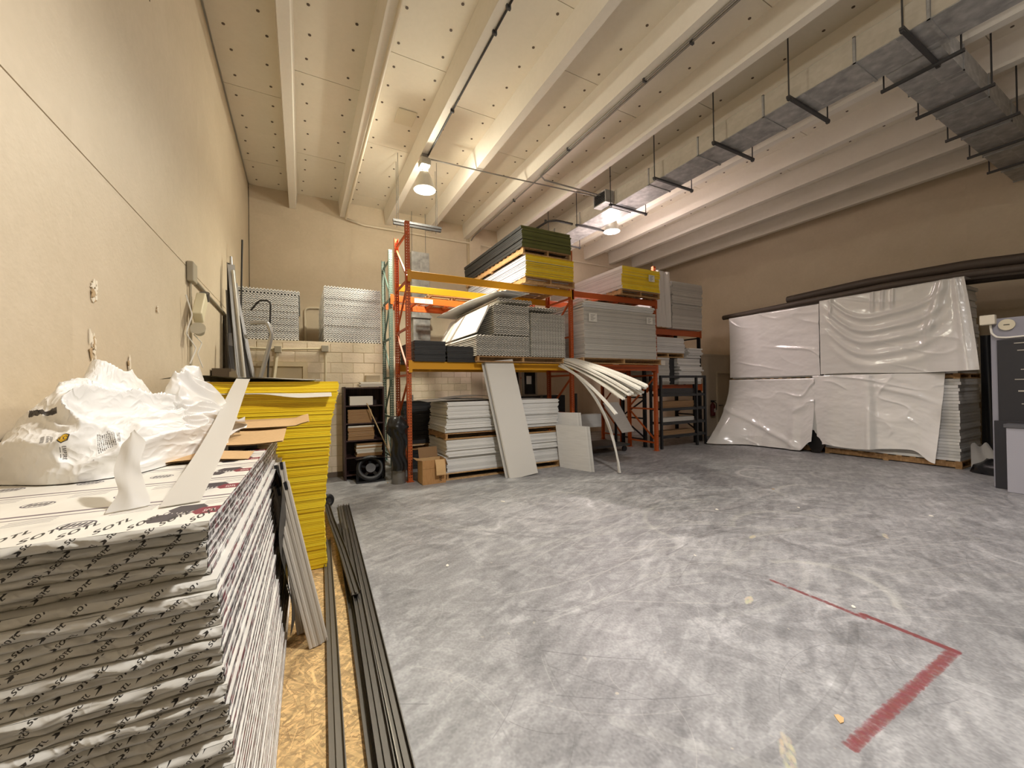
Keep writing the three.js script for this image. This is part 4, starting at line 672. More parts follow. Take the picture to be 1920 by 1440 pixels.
// ------------------------------------------------------------------ covered stacks on the right
{
  const film = (c, r) => new THREE.MeshPhysicalMaterial({ color: c, roughness: r, clearcoat: 0.8, clearcoatRoughness: 0.14, sheen: 0, side: THREE.DoubleSide });
  const mats = [film(0xdedbd8, 0.5), film(0xd8d6d1, 0.34), film(0xdedcd8, 0.5), film(0xe2e0dc, 0.5)];
  pallet('floor pallet under the right covered stack', 11.02, 12.24, 0, 2.6, 4.82, 0.14); pallet('floor pallet under the left covered stack', 11.02, 12.24, 0, 4.9, 7.08, 0.14);
  pallet('upper pallet between the right covered stacks', 11.02, 12.24, 1.72, 2.6, 4.8, 0.1); pallet('upper pallet between the left covered stacks', 11.02, 12.24, 1.72, 4.9, 7.08, 0.1);
  stack('wrapped_sheet_stack', 'lower right sheet stack under a white cover', 'sheet stack', 11.03, 12.24, 0.14, 1.72, 2.62, 4.8, 26, { front: M.whitePlastic }, 0.02);
  stack('wrapped_sheet_stack', 'lower left sheet stack under a white cover', 'sheet stack', 11.03, 12.24, 0.14, 1.72, 4.92, 7.06, 26, { front: M.whitePlastic }, 0.02);
  stack('wrapped_sheet_stack', 'upper right sheet stack under a white cover', 'sheet stack', 11.03, 12.24, 1.82, 3.56, 2.62, 4.8, 26, { front: M.whitePlastic }, 0.02);
  stack('wrapped_sheet_stack', 'upper left sheet stack under a white cover', 'sheet stack', 11.03, 12.24, 1.82, 3.52, 4.92, 7.06, 26, { front: M.whitePlastic }, 0.02);
  const rid = (t, w) => Math.exp(-t * t / (w * w));
  const rdg = (x, y) => 1 - Math.abs(2 * vn(x, y) - 1);
  const wr = (u, v, s) => (fbm(u * 5 + s, v * 7 + s * 2, 4) - 0.5) * 0.05 * 0.7 + 0.03 * Math.pow(rdg(u * 3.2 + v * 1.5 + s, v * 5 - u * 2.2 + s), 9) * sst(0.35, 0.7, vn(u * 3 + s, v * 3));
  // cover surfaces: u from the near right end (small depth) to the left, v from bottom to top; last strip lies on the top
  const cover = (label, d0, d1, y0, y1, mat, fold, hem, over = 0.35, endwrap) => {
    const f = (u, v) => {
      const tv = v < 0.88 ? v / 0.88 : 1, tt = v < 0.88 ? 0 : (v - 0.88) / 0.12;
      const h = hem(u), y = lerp(h.y, y1, tv); let d = lerp(d0, d1, u) + h.d * (1 - tv); let x = 11.0 - fold(u, tv) - h.x * (1 - tv) * (1 - tv);
      if (tt > 0) x = 11.0 - fold(u, 1) * (1 - tt) + tt * over;
      return new THREE.Vector3(x, y + (tt > 0 ? 0.012 : 0), -d);
    };
    return solo('plastic_cover', label, 'cover', sheet(180, 120, f, 0.004), mat, 'white plastic covers on the right stacks');
  };
  cover('white plastic cover of the upper left stack with a smooth front', 4.86, 7.1, 1.9, 3.56, mats[0], (u, v) => 0.035 + wr(u, v, 3) * 0.6 + 0.02 * rid(u - 0.62, 0.06) + 0.015 * Math.sin(u * 9 + v * 2) * (1 - v) + 0.02 * rid(v - 0.42 - (u - 0.3) * 0.2, 0.02) * rid(u - 0.28, 0.2), () => ({ y: 1.86, d: 0, x: 0 }));
  cover('glossy white plastic cover of the upper right stack with sagging folds', 2.5, 4.84, 1.9, 3.62, mats[1], (u, v) => {
    const s = v - 1.0 + 0.42 * (1 - (2 * u - 1) * (2 * u - 1)); let z = 0.05 + wr(u, v, 9) * 0.5;
    for (const [o, a, w] of [[0.1, 0.035, 0.03], [-0.06, 0.04, 0.035], [-0.2, 0.035, 0.04], [-0.36, 0.03, 0.04], [-0.5, 0.02, 0.05]]) z += a * rid(s - o + 0.03 * Math.sin(u * 11), w) * sst(0.05, 0.3, u) * sst(1.0, 0.8, u);
    for (const uu of [0.5, 0.57, 0.43, 0.9]) z += 0.03 * rid(u - uu - (1 - v) * 0.03, 0.012) * sst(0.72, 0.85, v);
    z += 0.05 * rid(u - 0.12 - (1 - v) * 0.16, 0.03) * sst(0.2, 0.5, v) + 0.03 * rid(u - 0.05, 0.02); return z + 0.05 * (1 - v) * sst(0.25, 0, u);
  }, (u) => ({ y: 1.87 - 0.02 * Math.sin(u * 6), d: -0.22 * sst(0.2, 0, u), x: 0.22 * sst(0.25, 0, u) }));
  cover('white plastic cover of the lower left stack flaring out onto the floor', 4.98, 7.12, 0.05, 1.78, mats[2], (u, v) => 0.04 + wr(u, v, 21) + 0.05 * rid(u - 0.45, 0.08) * (1 - v) + 0.06 * rid(u - 0.62, 0.06) * (1 - v) + 0.06 * rid(u - 0.2, 0.05) * (1 - v) + 0.03 * rid(v - 0.25 - (u - 0.5) * 0.6, 0.04) + 0.04 * rid(u - 0.9, 0.05) * (1 - v), (u) => ({ y: 0.03 + 0.24 * sst(0.12, 0.0, u), d: 0.1 * sst(0.7, 1, u), x: 0.2 + 0.75 * sst(0.6, 1, u) }), 0.3);
  cover('white plastic cover of the lower right stack with one sharp vertical fold', 2.78, 5.02, 0.2, 1.83, mats[3], (u, v) => 0.04 + wr(u, v, 33) * 0.9 + 0.11 * rid(u - 0.5 - 0.015 * v, 0.035) * (0.3 + 0.7 * (1 - v)) + 0.05 * rid(u - 0.56, 0.05) + 0.03 * rid(v - 0.75 - (u - 0.25) * 0.4, 0.03) * rid(u - 0.28, 0.2) + 0.03 * rid(u - 0.85, 0.08), (u) => ({ y: 0.24 - 0.16 * sst(0.22, 0, u) + 0.05 * Math.sin(u * 7) - 0.1 * sst(0.86, 1, u), d: 0.12 * sst(0.25, 0, u) - 0.0, x: 0.08 + 0.1 * sst(0.15, 0, u) }), 0.02);
  solo('black_film_piece', 'black film hanging in the gap between the two lower covers', 'film', sheet(8, 12, (u, v) => V(10.93 - 0.1 * (1 - v), 0.02 + v * 0.62, 4.92 + (u - 0.5) * 0.5 * (1 - Math.abs(v - 0.55) * 1.2)), 0.004), M.blackFilm);
  solo('torn_film', 'torn white film corner lying at the near end of the covered stacks', 'film', sheet(10, 10, (u, v) => V(11.1 + u * 0.3, 0.05 + v * 0.42 + 0.04 * Math.sin(u * 9), 2.5 - u * 0.15 - (1 - v) * 0.2 * u), 0.004), mats[0]);
  // long pipes lying on the stacks
  const dm = std({ color: 0x51463d, roughness: 0.6 });
['front', 'second', 'third', 'rear'].forEach((n, k) => { const x = 11.2 + k * 0.3, y = [3.71, 3.73, 3.71, 3.72][k], r = [0.07, 0.085, 0.07, 0.08][k]; solo('long_pipe', `${n} long dark pipe lying on top of the covered stacks`, 'pipe', tube([V(x + 0.25, y, 7.6 - k * 0.25), V(x, y, 5.5), V(x, y + 0.04, 3.6), V(x + 0.1, y, 2.4), V(x + 0.25, y - 0.08, 1.2), V(x + 0.4, y - 0.2, 0.0)], r, 12, 48), k === 1 ? std({ color: 0x8b8075, roughness: 0.6 }) : dm, 'long pipes on the covered stacks'); });
  solo('pipe_bundle', 'thick wrapped pipe bundle lying behind the long pipes at the right', 'pipe', tube([V(11.9, 3.98, 6.0), V(11.7, 4.0, 4.2), V(11.6, 3.95, 2.6), V(11.8, 3.84, 1.2), V(12.0, 3.7, 0)], 0.1, 12, 40), dm);
  solo('black_film_curtain', 'black plastic film hanging in folds behind the machine cabinet', 'film', sheet(60, 20, (u, v) => V(11.75 + 0.06 * Math.sin(u * 30) + 0.05 * Math.sin(u * 11 + v * 2), 0.01 + v * 2.55, 2.5 - u * 1.9), 0.005), M.blackFilm);
  solo('black_rubber_pile', 'heap of black film on the floor at the end of the covers', 'film', (() => { const g = new THREE.SphereGeometry(0.35, 24, 16); const p = g.attributes.position; for (let i = 0; i < p.count; i++) { const n = 0.7 + 0.6 * fbm(p.getX(i) * 7 + 9, p.getY(i) * 7 + p.getZ(i) * 5, 3); p.setXYZ(i, p.getX(i) * n, Math.max(0, p.getY(i) * n * 0.8), p.getZ(i) * n); } g.computeVertexNormals(); g.translate(11.0, 0.0, -2.1); return g; })(), M.blackFilm);
}
{ // machine cabinet at the right edge
  const t = thing('machine_cabinet', 'grey machine cabinet with black slotted front at the right edge', 'machine', [10.1, 0, 1.3]);
  const gp = std({ color: 0x8d8c96, roughness: 0.5 }), bp = std({ color: 0x24242a, roughness: 0.45 });
  part(t, 'body', RB(9.6, 10.6, 0, 2.64, 0.5, 1.93, 0.015), gp); part(t, 'front_panel', RB(9.565, 9.6, 0.02, 2.3, 0.5, 1.86, 0.006, 1), bp);
  part(t, 'plinth', RB(9.53, 9.6, 0, 1.05, 0.5, 1.9, 0.006, 1), bp);
  part(t, 'lower_cabinet', RB(9.3, 9.56, 0.0, 0.97, 0.5, 1.74, 0.012), std({ color: 0xa7a6b0, roughness: 0.5 })); part(t, 'lower_cap', B(9.28, 9.56, 0.97, 1.02, 0.5, 1.76), std({ color: 0x57575c, roughness: 0.5 }));
  [2.23, 2.12, 1.83, 1.68, 1.5, 1.31].forEach((y, i) => part(t, 'slot_handle', B(9.553, 9.566, y, y + 0.012 + (i === 4 ? 0.008 : 0), 1.35, 1.69 - (i % 3) * 0.03), std({ color: 0xb9b2a6, roughness: 0.5 })));
  part(t, 'control_box', RB(9.5, 9.6, 2.55, 2.7, 1.86, 2.02, 0.01), std({ color: 0xd8d0bd, roughness: 0.5 }));
  const dial = new THREE.CylinderGeometry(0.085, 0.085, 0.03, 32); dial.rotateZ(Math.PI / 2); dial.translate(9.59, 2.53, -1.76); const dl = part(t, 'dial', dial, std({ color: 0xd6cdb4, roughness: 0.5 }));
  part(dl, 'needle', B(9.57, 9.575, 2.525, 2.535, 1.73, 1.79), M.blackPaint);
  part(t, 'cable', tube([V(9.57, 2.56, 1.92), V(9.57, 2.42, 1.91), V(9.57, 2.35, 1.86), V(9.57, 2.33, 1.75), V(9.57, 2.35, 1.3), V(9.57, 2.36, 0.8)], 0.014, 8, 40), M.paper);
}
{ // fire extinguisher
  const t = thing('fire_extinguisher', 'red fire extinguisher on the wall beside the right door', 'extinguisher', [11.71, 0.66, 8.2]);
  const pf = [[0, 0], [0.07, 0], [0.075, 0.02], [0.075, 0.32], [0.055, 0.38], [0.025, 0.41], [0.025, 0.44], [0, 0.44]].map(p => new THREE.Vector2(...p)); const g = new THREE.LatheGeometry(pf, 20); g.translate(11.71, 0.66, -8.2); part(t, 'cylinder', g, std({ color: 0x5e1512, roughness: 0.35 }));
  part(t, 'valve', merge([B(11.69, 11.73, 1.1, 1.14, 8.15, 8.25), B(11.695, 11.725, 1.14, 1.16, 8.08, 8.26)]), M.blackPaint); part(t, 'hose', tube([V(11.72, 1.12, 8.15), V(11.8, 1.05, 8.13), V(11.8, 0.85, 8.14)], 0.012), M.blackPaint);
  part(t, 'label', B(11.67, 11.75, 0.78, 0.9, 8.118, 8.124), M.paper);
}

// ------------------------------------------------------------------ foreground: yellow stack
stack('yellow_sheet_stack', 'tall leaning stack of yellow fluted sheets behind the white bag', 'sheet stack', -1.02, 0.2, 0.02, 1.76, 4.12, 6.54, 108, { front: M.yellowEdge, side: M.yellowEdge, top: M.yellowTop }, 0.014, [0.04, 0.0], 0, (u) => 0.05 * sst(0.75, 1, u) - 0.03 * Math.sin(u * 5));
solo('white_sheet', 'thin bent white sheet sticking out near the top of the yellow stack', 'sheet', sheet(24, 6, (u, v) => V(-0.85 + u * 1.1, 1.665 - v * 0.02 * (0.2 + Math.sin(u * 4) * 0.5) - (v * v) * (0.05 * sst(0.45, 0.8, u)), 4.2 - v * 0.16), 0.002), M.paper);
solo('grey_top_sheet', 'crinkled grey sheet lying on top of the yellow stack', 'sheet', sheet(30, 16, (u, v) => V(-1.0 + u * 1.16 + 0.02 * Math.sin(v * 9), 1.785 + 0.025 * Math.abs(Math.sin(u * 7 + v * 2)) * (1 - u) + 0.012 * Math.sin(v * 8 + u * 5), 4.1 + v * 2.4 - 0.05 * Math.sin(u * 3)), 0.003), std({ color: 0xa9a6a0, roughness: 0.45, metalness: 0.2 }));
solo('white_offcut', 'narrow white offcut on the top right corner of the yellow stack', 'sheet', bar(V(-0.3, 1.8, 4.3), V(0.14, 1.775, 4.15), 0.1, 0.006), M.paper);

// ------------------------------------------------------------------ OSB sheet on the floor
{
  const osb = tex(1024, 2048, (x, w, h) => {
    x.fillStyle = '#c3a06c'; x.fillRect(0, 0, w, h); const q = rng(1212);
    for (let k = 0; k < 15000; k++) { const l = 14 + q() * 60, wd = 4 + q() * 16, t = q(); x.save(); x.translate(q() * w, q() * h); x.rotate((q() - 0.5) * 2.4 + (q() < 0.3 ? 1.5 : 0)); const b = 0.72 + q() * 0.5; x.fillStyle = `rgba(${Math.min(255, 206 * b)},${Math.min(255, 172 * b)},${118 * b},${0.35 + q() * 0.5})`; x.beginPath(); x.moveTo(-l, -wd / 2 * q()); x.lineTo(l * (0.6 + t * 0.4), -wd / 2); x.lineTo(l, wd / 2 * q()); x.lineTo(-l * (0.5 + t * 0.5), wd / 2); x.fill(); if (q() < 0.16) { x.strokeStyle = 'rgba(96,62,26,0.5)'; x.lineWidth = 1.5; x.stroke(); } x.restore(); }
    for (let k = 0; k < 7; k++) { x.fillStyle = 'rgba(60,40,20,0.7)'; x.beginPath(); x.ellipse(q() * w, q() * h, 5 + q() * 7, 4 + q() * 5, 0, 0, 6.3); x.fill(); }
  });
  const g = new THREE.BoxGeometry(1.3, 0.012, 5.2); g.translate(-0.33, 0.006, -4.0); const p = g.attributes.position, uv = g.attributes.uv; for (let i = 0; i < p.count; i++) uv.setXY(i, p.getX(i) / 1.2, p.getZ(i) / 2.4);
  solo('osb_sheet', 'tan oriented strand board laid on the floor under the stacks', 'board', g, std({ map: osb, bumpMap: osb, bumpScale: 0.0015, roughness: 0.75 }));
}

// ------------------------------------------------------------------ near stack of wrapped insulation boards
{
  const film = tex(1024, 1024, (x, w, h) => { // 0.6 m square
    pix(x, w, h, (i, j, o) => { const n = (tnoise(i, j, w, h, 12, 3) - 0.5) * 12; o[0] = 205 + n; o[1] = 203 + n; o[2] = 196 + n; });
    const q = rng(333); x.save();
    for (let r = -2; r < 14; r++) for (let c = -1; c < 7; c++) { x.save(); x.translate(c * 170 + (r % 2) * 60 + 20, r * 85); x.rotate(-0.78); x.fillStyle = '#24211f'; x.font = 'bold 36px sans-serif'; x.fillText('SOTL', 0, 0); x.beginPath(); x.moveTo(-8, -2); x.lineTo(-46, 4); x.lineTo(-20, -12); x.lineTo(-34, -26); x.lineTo(-8, -16); x.fill(); x.restore(); } x.restore();
  }, 1 / 0.44, 1 / 0.44);
  const side = tex(1024, 512, (x, w, h) => { // printed film folded over the long edges, 1.2 x 0.3 m
    pix(x, w, h, (i, j, o) => { const n = (vn(i / 40, j / 1.5) - 0.5) * 18; o[0] = 226 + n; o[1] = 223 + n; o[2] = 220 + n; }); const q = rng(88);
    for (let k = 0; k < 1500; k++) { const X = q() * w, Y = Math.floor(q() * 12) * 43 + 6 + q() * 8, ww = 8 + q() * 34, hh = 12 + q() * 20, c = q(); x.fillStyle = c < 0.45 ? '#3b3638' : c < 0.68 ? '#6e2a36' : '#8d8a8c'; if (q() < 0.3) for (let b = 0; b < 5; b++) x.fillRect(X + b * 6, Y, 3, hh); else { x.beginPath(); x.moveTo(X, Y); x.lineTo(X + ww, Y + (q() - 0.5) * 6); x.lineTo(X + ww, Y + hh); x.lineTo(X + (q() - 0.5) * 10, Y + hh); x.fill(); } }
  }, 1 / 1.2, 1 / 0.3);
  const top = tex(2048, 2048, (x, w, h) => { // u across 1.22 m, v along 2.44 m, near edge at v=0 (canvas bottom)
    pix(x, w, h, (i, j, o) => { const n = (fbm(i / 90, j / 90, 3) - 0.5) * 14; o[0] = 228 + n; o[1] = 224 + n; o[2] = 214 + n; });
    const q = rng(515), mx = 2048 / 1.22, my = 2048 / 2.44; const Y = m => h - m * my, X = m => m * mx;
    // lines along the board width and prints repeated
    for (let k = 0; k < 8; k++) { const yb = Y(0.32 + k * 0.33); x.fillStyle = 'rgba(88,72,84,0.85)'; x.fillRect(0, yb, w, 13); x.fillRect(0, yb + 36, w, 7); }
    for (let k = 0; k < 8; k++) for (let c = 0; c < 4; c++) {
      const px = X(0.12 + c * 0.32), py = Y(0.1 + k * 0.33);
      x.strokeStyle = '#5d5660'; x.lineWidth = 7; x.beginPath(); x.ellipse(px, py - 30, 90, 26, 0, 0, 6.3); x.stroke(); x.fillStyle = '#4a444a'; for (let b = 0; b < 5; b++) { x.beginPath(); x.ellipse(px - 56 + b * 28, py - 30, 11, 18, 0.3, 0, 6.3); x.fill(); }
      x.strokeStyle = 'rgba(110,104,110,0.9)'; x.lineWidth = 3; for (let l = 0; l < 4; l++) { x.beginPath(); x.moveTo(px + 100, py - 120 + l * 12); x.lineTo(px + 330, py - 132 + l * 12); x.stroke(); }
      if (c === 3) { const hex = (hx, hy, s, col) => { x.fillStyle = col; x.beginPath(); x.moveTo(hx - s, hy); x.lineTo(hx - s * 0.6, hy - 34); x.lineTo(hx + s * 0.6, hy - 34); x.lineTo(hx + s, hy); x.lineTo(hx + s * 0.6, hy + 30); x.lineTo(hx - s * 0.6, hy + 30); x.fill(); }; hex(px + 30, py - 60, 120, '#433d42'); hex(px + 180, py - 20, 110, '#7d2738'); hex(px - 70, py + 10, 90, '#433d42'); x.fillStyle = '#d8d4cc'; x.font = 'bold 34px sans-serif'; x.fillText('SOTL', px + 140, py - 8); }
    }
    x.fillStyle = '#2a2726'; x.font = 'bold 60px sans-serif'; for (let c = 0; c < 14; c++) { x.save(); x.translate(c * 160 + 20, h - 6); x.rotate(-0.7); x.fillText('SOTL', 0, 0); x.restore(); }
  });
  top.wrapS = top.wrapT = THREE.ClampToEdgeWrapping;
  const crease = tex(512, 512, (x, w, h) => pix(x, w, h, (i, j, o) => { const u = i / w, v = j / h, n = 128 + (1 - Math.abs(2 * vn(u * 10 + v * 14, (v - u) * 46) - 1) - 0.5) * 130 * sst(0.35, 0.75, vn(u * 6, v * 6)); o[0] = o[1] = o[2] = n; }), 1 / 0.7, 1 / 0.7, false), mF = std({ map: film, bumpMap: crease, bumpScale: 0.006, roughness: 0.36 }), mS = std({ map: side, roughness: 0.45 }), mT = std({ map: top, roughness: 0.5 }), mP = std({ color: 0xd8d5cd, roughness: 0.5 });
  const N = 52, T = 0.025, W = 0.82, L = 2.42;
  const ones = ['', 'first', 'second', 'third', 'fourth', 'fifth', 'sixth', 'seventh', 'eighth', 'ninth', 'tenth', 'eleventh', 'twelfth', 'thirteenth', 'fourteenth', 'fifteenth', 'sixteenth', 'seventeenth', 'eighteenth', 'nineteenth'], tens = ['', '', 'twent', 'thirt', 'fort', 'fift'];
  const nth = (n) => n < 20 ? ones[n] : n % 10 ? tens[Math.floor(n / 10)] + 'y-' + ones[n % 10] : tens[Math.floor(n / 10)] + 'ieth';
  const q = rng(909);
  for (let k = 0; k < N; k++) {
    const lev = N - 1 - k, y0 = 0.014 + lev * 0.02534, u = lev / (N - 1);
    const cx = -0.225 - W / 2 + (1 - u) * 0.1 + (q() - 0.5) * 0.007, dz = 1.36 + (k === 0 ? -0.02 : k < 7 ? 0.045 + q() * 0.03 : (q() - 0.5) * 0.045), hw = W / 2 - (k > 0 && k < 7 ? 0.02 : 0);
    const s = q() * 50, th = T + 0.0004;
    const front = grid(64, 6, (a, b) => { // pillow shaped, creased film end
      const e = Math.sin(b * Math.PI), cr = (fbm(a * 16 + s, b * 2 + a * 5 + s, 3) - 0.5) * 0.022 + 0.006 * Math.sin(a * 60 + b * 5 + s) * fbm(a * 5, s, 2);
      return new THREE.Vector3(lerp(-hw, hw, a), lerp(0, th, b) + 0.003 * Math.sin(a * 25 + s) * (b < 0.01 || b > 0.99 ? 0.4 : 1), 0.011 * Math.pow(e, 0.5) + cr * e);
    });
    { const p = front.attributes.position, uv = front.attributes.uv; for (let i = 0; i < p.count; i++) uv.setXY(i, p.getX(i) + s * 0.1, p.getY(i) * 1.15 + y0); }
    const quad = (a, b, c, d, us) => { const g = new THREE.BufferGeometry(); g.setAttribute('position', new THREE.Float32BufferAttribute([...a, ...b, ...c, ...d], 3)); g.setAttribute('uv', new THREE.Float32BufferAttribute(us, 2)); g.setIndex([0, 1, 2, 0, 2, 3]); g.computeVertexNormals(); return g; };
    const rs = quad([hw, 0, 0], [hw, 0, -L], [hw, th, -L], [hw, th, 0], [s, y0, s + L, y0, s + L, y0 + th, s, y0 + th]);
    const tp = quad([-hw, th, 0], [hw, th, 0], [hw, th, -L], [-hw, th, -L], [0, 0, 1, 0, 1, 1, 0, 1]);
    const z4 = [0, 0, 1, 0, 1, 1, 0, 1];
    const rest = mergeGeometries([quad([-hw, 0, -L], [-hw, 0, 0], [-hw, th, 0], [-hw, th, -L], z4), quad([-hw, 0, -L], [hw, 0, -L], [hw, 0, 0], [-hw, 0, 0], z4), quad([hw, 0, -L], [-hw, 0, -L], [-hw, th, -L], [hw, th, -L], z4)]);
    const g = mergeGeometries([front, rs, tp, rest], true);
    const m = new THREE.Mesh(g, [mF, mS, k === 0 ? mT : mP, mP]); m.name = numbered('insulation_board'); m.castShadow = m.receiveShadow = true; m.position.set(cx, y0, -dz); m.rotation.y = -0.02 + (q() - 0.5) * 0.012; scene.add(m);
    tag(m, k === N - 1 ? 'lowest film wrapped insulation board of the near left stack' : k === 0 ? 'topmost film wrapped insulation board carrying the white bag' : `${nth(k + 1)} film wrapped insulation board from the top of the near stack`, 'board', 'film wrapped insulation boards in the near stack');
  }
  // black film hanging between the stack and the leaning battens
  solo('black_film_piece', 'black film hanging down the right side of the near board stack', 'film', sheet(10, 20, (u, v) => V(-0.13 + 0.02 * Math.sin(v * 8 + u * 4) + (1 - v) * 0.06, 0.2 + v * 0.95, 2.75 + u * 0.55), 0.003), M.blackFilm);
}
const TOP = 1.332;
{ // flattened cardboard on the near stack
  solo('cardboard_sheet', 'flattened tan carton spread at the far end of the near stack', 'cardboard', sheet(14, 8, (u, v) => V(-0.9 + u * 0.8, TOP + 0.05 + 0.03 * v + 0.012 * Math.sin(u * 6), 2.75 + v * 0.75 - u * 0.0), 0.006), M.card);
  solo('cardboard_sheet', 'smaller carton flap lying nearest the edge of the near stack', 'cardboard', sheet(8, 6, (u, v) => V(-0.62 + u * 0.38, TOP + 0.012 + 0.01 * Math.sin(u * 4), 2.4 + v * 0.3), 0.006), M.card);
  solo('cardboard_sheet', 'curled carton end with a hand hole against the yellow stack', 'cardboard', sheet(12, 8, (u, v) => V(-0.5 + u * 0.55, TOP + 0.085 + 0.03 * v + 0.03 * sst(0.8, 1, u), 3.35 + v * 0.5), 0.006), M.card);
  solo('dark_mat', 'dark flat board under the carton on the near stack', 'board', B(-1.03, -0.24, TOP + 0.002, TOP + 0.03, 2.85, 3.7), M.blackSheet[0]);
}

// ------------------------------------------------------------------ white bulk bag
{
  const S = 1536 / 1.2; // canvas pixels per metre of cloth
  const lab = tex(1536, 1536, (x, w, h) => {
    pix(x, w, h, (i, j, o) => { const n = (((i >> 1) + (j >> 1)) & 1) * 3 + (fbm(i / 50, j / 50, 3) - 0.5) * 10; o[0] = 238 + n; o[1] = 236 + n; o[2] = 231 + n; });
    const put = (mx, my, rot, f) => { x.save(); x.translate(mx * S, h - my * S); x.rotate(rot); x.scale(0.46, 0.46); f(); x.restore(); };
    put(0.275, 0.17, 0.12, () => { x.fillStyle = '#2b2622'; x.beginPath(); x.moveTo(-44, -40); x.lineTo(0, -54); x.lineTo(44, -40); x.lineTo(40, 22); x.lineTo(0, 54); x.lineTo(-40, 22); x.fill(); x.fillStyle = '#d8a91a'; x.beginPath(); x.moveTo(-35, -33); x.lineTo(0, -44); x.lineTo(35, -33); x.lineTo(31, 18); x.lineTo(0, 43); x.lineTo(-31, 18); x.fill(); x.fillStyle = '#2b2622'; x.font = 'bold 50px serif'; x.textAlign = 'center'; x.fillText('TC', 0, 15); });
    put(0.278, 0.14, 1.5, () => { x.fillStyle = '#3a3430'; x.font = 'bold 40px sans-serif'; x.fillText('EMPIRE', 0, 10); x.fillRect(10, 22, 60, 5); x.fillRect(84, 22, 40, 5); });
    put(0.225, 0.185, 1.45, () => { x.fillStyle = '#45403c'; x.font = 'bold 32px sans-serif'; x.fillText('LG080', -10, 0); for (let k = 0; k < 14; k++) x.fillRect(-20 + k * 7, 20, 3 + (k % 3), 34); for (let k = 0; k < 3; k++) x.fillRect(-10, -50 + k * 9, 90 - k * 20, 4); });
    put(0.4, 0.21, 1.35, () => { x.fillStyle = '#45403c'; x.font = 'bold 30px sans-serif'; x.fillText('TY8407785', -10, 0); for (let r = 0; r < 10; r++) { let px = -20; while (px < 170) { const ww = 8 + R() * 26; x.fillRect(px, 14 + r * 13, ww, 5); px += ww + 7; } } x.strokeStyle = '#45403c'; x.lineWidth = 3; x.strokeRect(-44, 20, 20, 40); });
    put(0.17, 0.31, -0.12, () => { x.fillStyle = '#3a3533'; x.fillRect(-170, -40, 330, 70); x.fillStyle = '#d0ccc4'; x.fillRect(40, -8, 30, 4); });
    put(0.42, 0.07, 0.9, () => { x.fillStyle = '#4b4642'; x.fillRect(0, 0, 60, 16); });
  });
  const crk = tex(1024, 1024, (x, w, h) => pix(x, w, h, (i, j, o) => { const u = i / w, v = j / h, a = 1 - Math.abs(2 * tnoise(i, j, w, h, 22, 2) - 1), b = 1 - Math.abs(2 * vn(u * 60 + v * 20, v * 46 - u * 18) - 1); o[0] = o[1] = o[2] = 40 + a * 130 + b * 60; }), 1, 1, false);
  const cloth = new THREE.MeshPhysicalMaterial({ map: lab, bumpMap: crk, bumpScale: 0.012, roughness: 0.45, sheen: 0.2 });
  const t = thing('bulk_bag', 'crumpled white woven bulk bag with printed labels on the near stack', 'bag', [-0.75, TOP, 2.65]);
  const ridge = (x, y, o) => { let s = 0, a = 1; for (let i = 0; i < o; i++) { s += a * (1 - Math.abs(2 * vn(x, y) - 1)); a *= 0.55; x = x * 2.1 + 7; y = y * 2.1 + 3; } return s / 2; };
  const bag = (x0, x1, H, df, db, seed, big = 0.085, small = 0.016) => {
    const nu = 190, nv = 150, g = grid(nu, nv, (u, v) => {
      const x = lerp(x0, x1, u), e = Math.pow(Math.max(0, Math.sin(Math.PI * (u * 0.97 + 0.015))), 0.4), h = H(x) * (0.3 + 0.7 * e), ph = Math.PI * v, f0 = df(x), b0 = db(x);
      const sy = Math.pow(Math.sin(ph), 0.8), cz = Math.cos(ph); let d = lerp(f0, b0, 0.5 - 0.5 * cz);
      const sa = h * sy + (d - f0) * 0.8, wx = x * 4.6 + (vn(x * 5 + seed, sa * 5) - 0.5) * 0.7, wy = sa * 4.8 + (vn(x * 5, sa * 5 + seed) - 0.5) * 0.7, sh = (a, b, p) => Math.pow(1 - Math.abs(2 * vn(a, b) - 1), p);
      const k = Math.pow(Math.sin(ph), 0.22); const cr = ((sh(wx + seed, wy - wx * 0.6 + seed, 2.2) - 0.35) * big + (sh(wx * 2.3 + wy + seed, wy * 2.1 - wx + seed, 2) - 0.35) * big * 0.42 + (sh(wx * 5 - wy * 2 + seed, wy * 5 + wx + seed, 1.6) - 0.4) * small) * k * (0.35 + 0.65 * e);
      const y = TOP + 0.004 + Math.max(0, h * sy + cr * Math.max(0.35, sy)); d -= cr * (0.1 + 0.65 * cz);
      return V(x + cr * 0.15, y, d);
    });
    const p = g.attributes.position, uv = g.attributes.uv; for (let i = 0; i <= nu; i++) { let len = 0; for (let j = 0; j <= nv; j++) { const a = j * (nu + 1) + i; if (j) { const b = a - nu - 1; len += 0.92 * Math.hypot(p.getY(a) - p.getY(b), p.getZ(a) - p.getZ(b)); } uv.setXY(a, (i / nu) * (x1 - x0) / 1.2, len / 1.2); } }
    return g;
  };
  const bump = (x, c, w) => Math.exp(-Math.pow((x - c) / w, 2));
  part(t, 'body', bag(-1.085, -0.4, x => 0.24 + 0.25 * bump(x, -0.92, 0.17) + 0.06 * bump(x, -0.62, 0.1), x => 2.3 - 0.16 * bump(x, -0.8, 0.2) + 0.5 * sst(-0.64, -0.42, x), x => 3.2, 3.1), cloth);
  part(t, 'liner', bag(-0.76, -0.38, x => 0.26 + 0.2 * bump(x, -0.6, 0.1), x => 2.62 + 0.2 * sst(-0.55, -0.4, x), x => 3.3, 8.4, 0.08, 0.03), new THREE.MeshPhysicalMaterial({ color: 0xe9e6e0, roughness: 0.28, clearcoat: 0.4, clearcoatRoughness: 0.2 }));
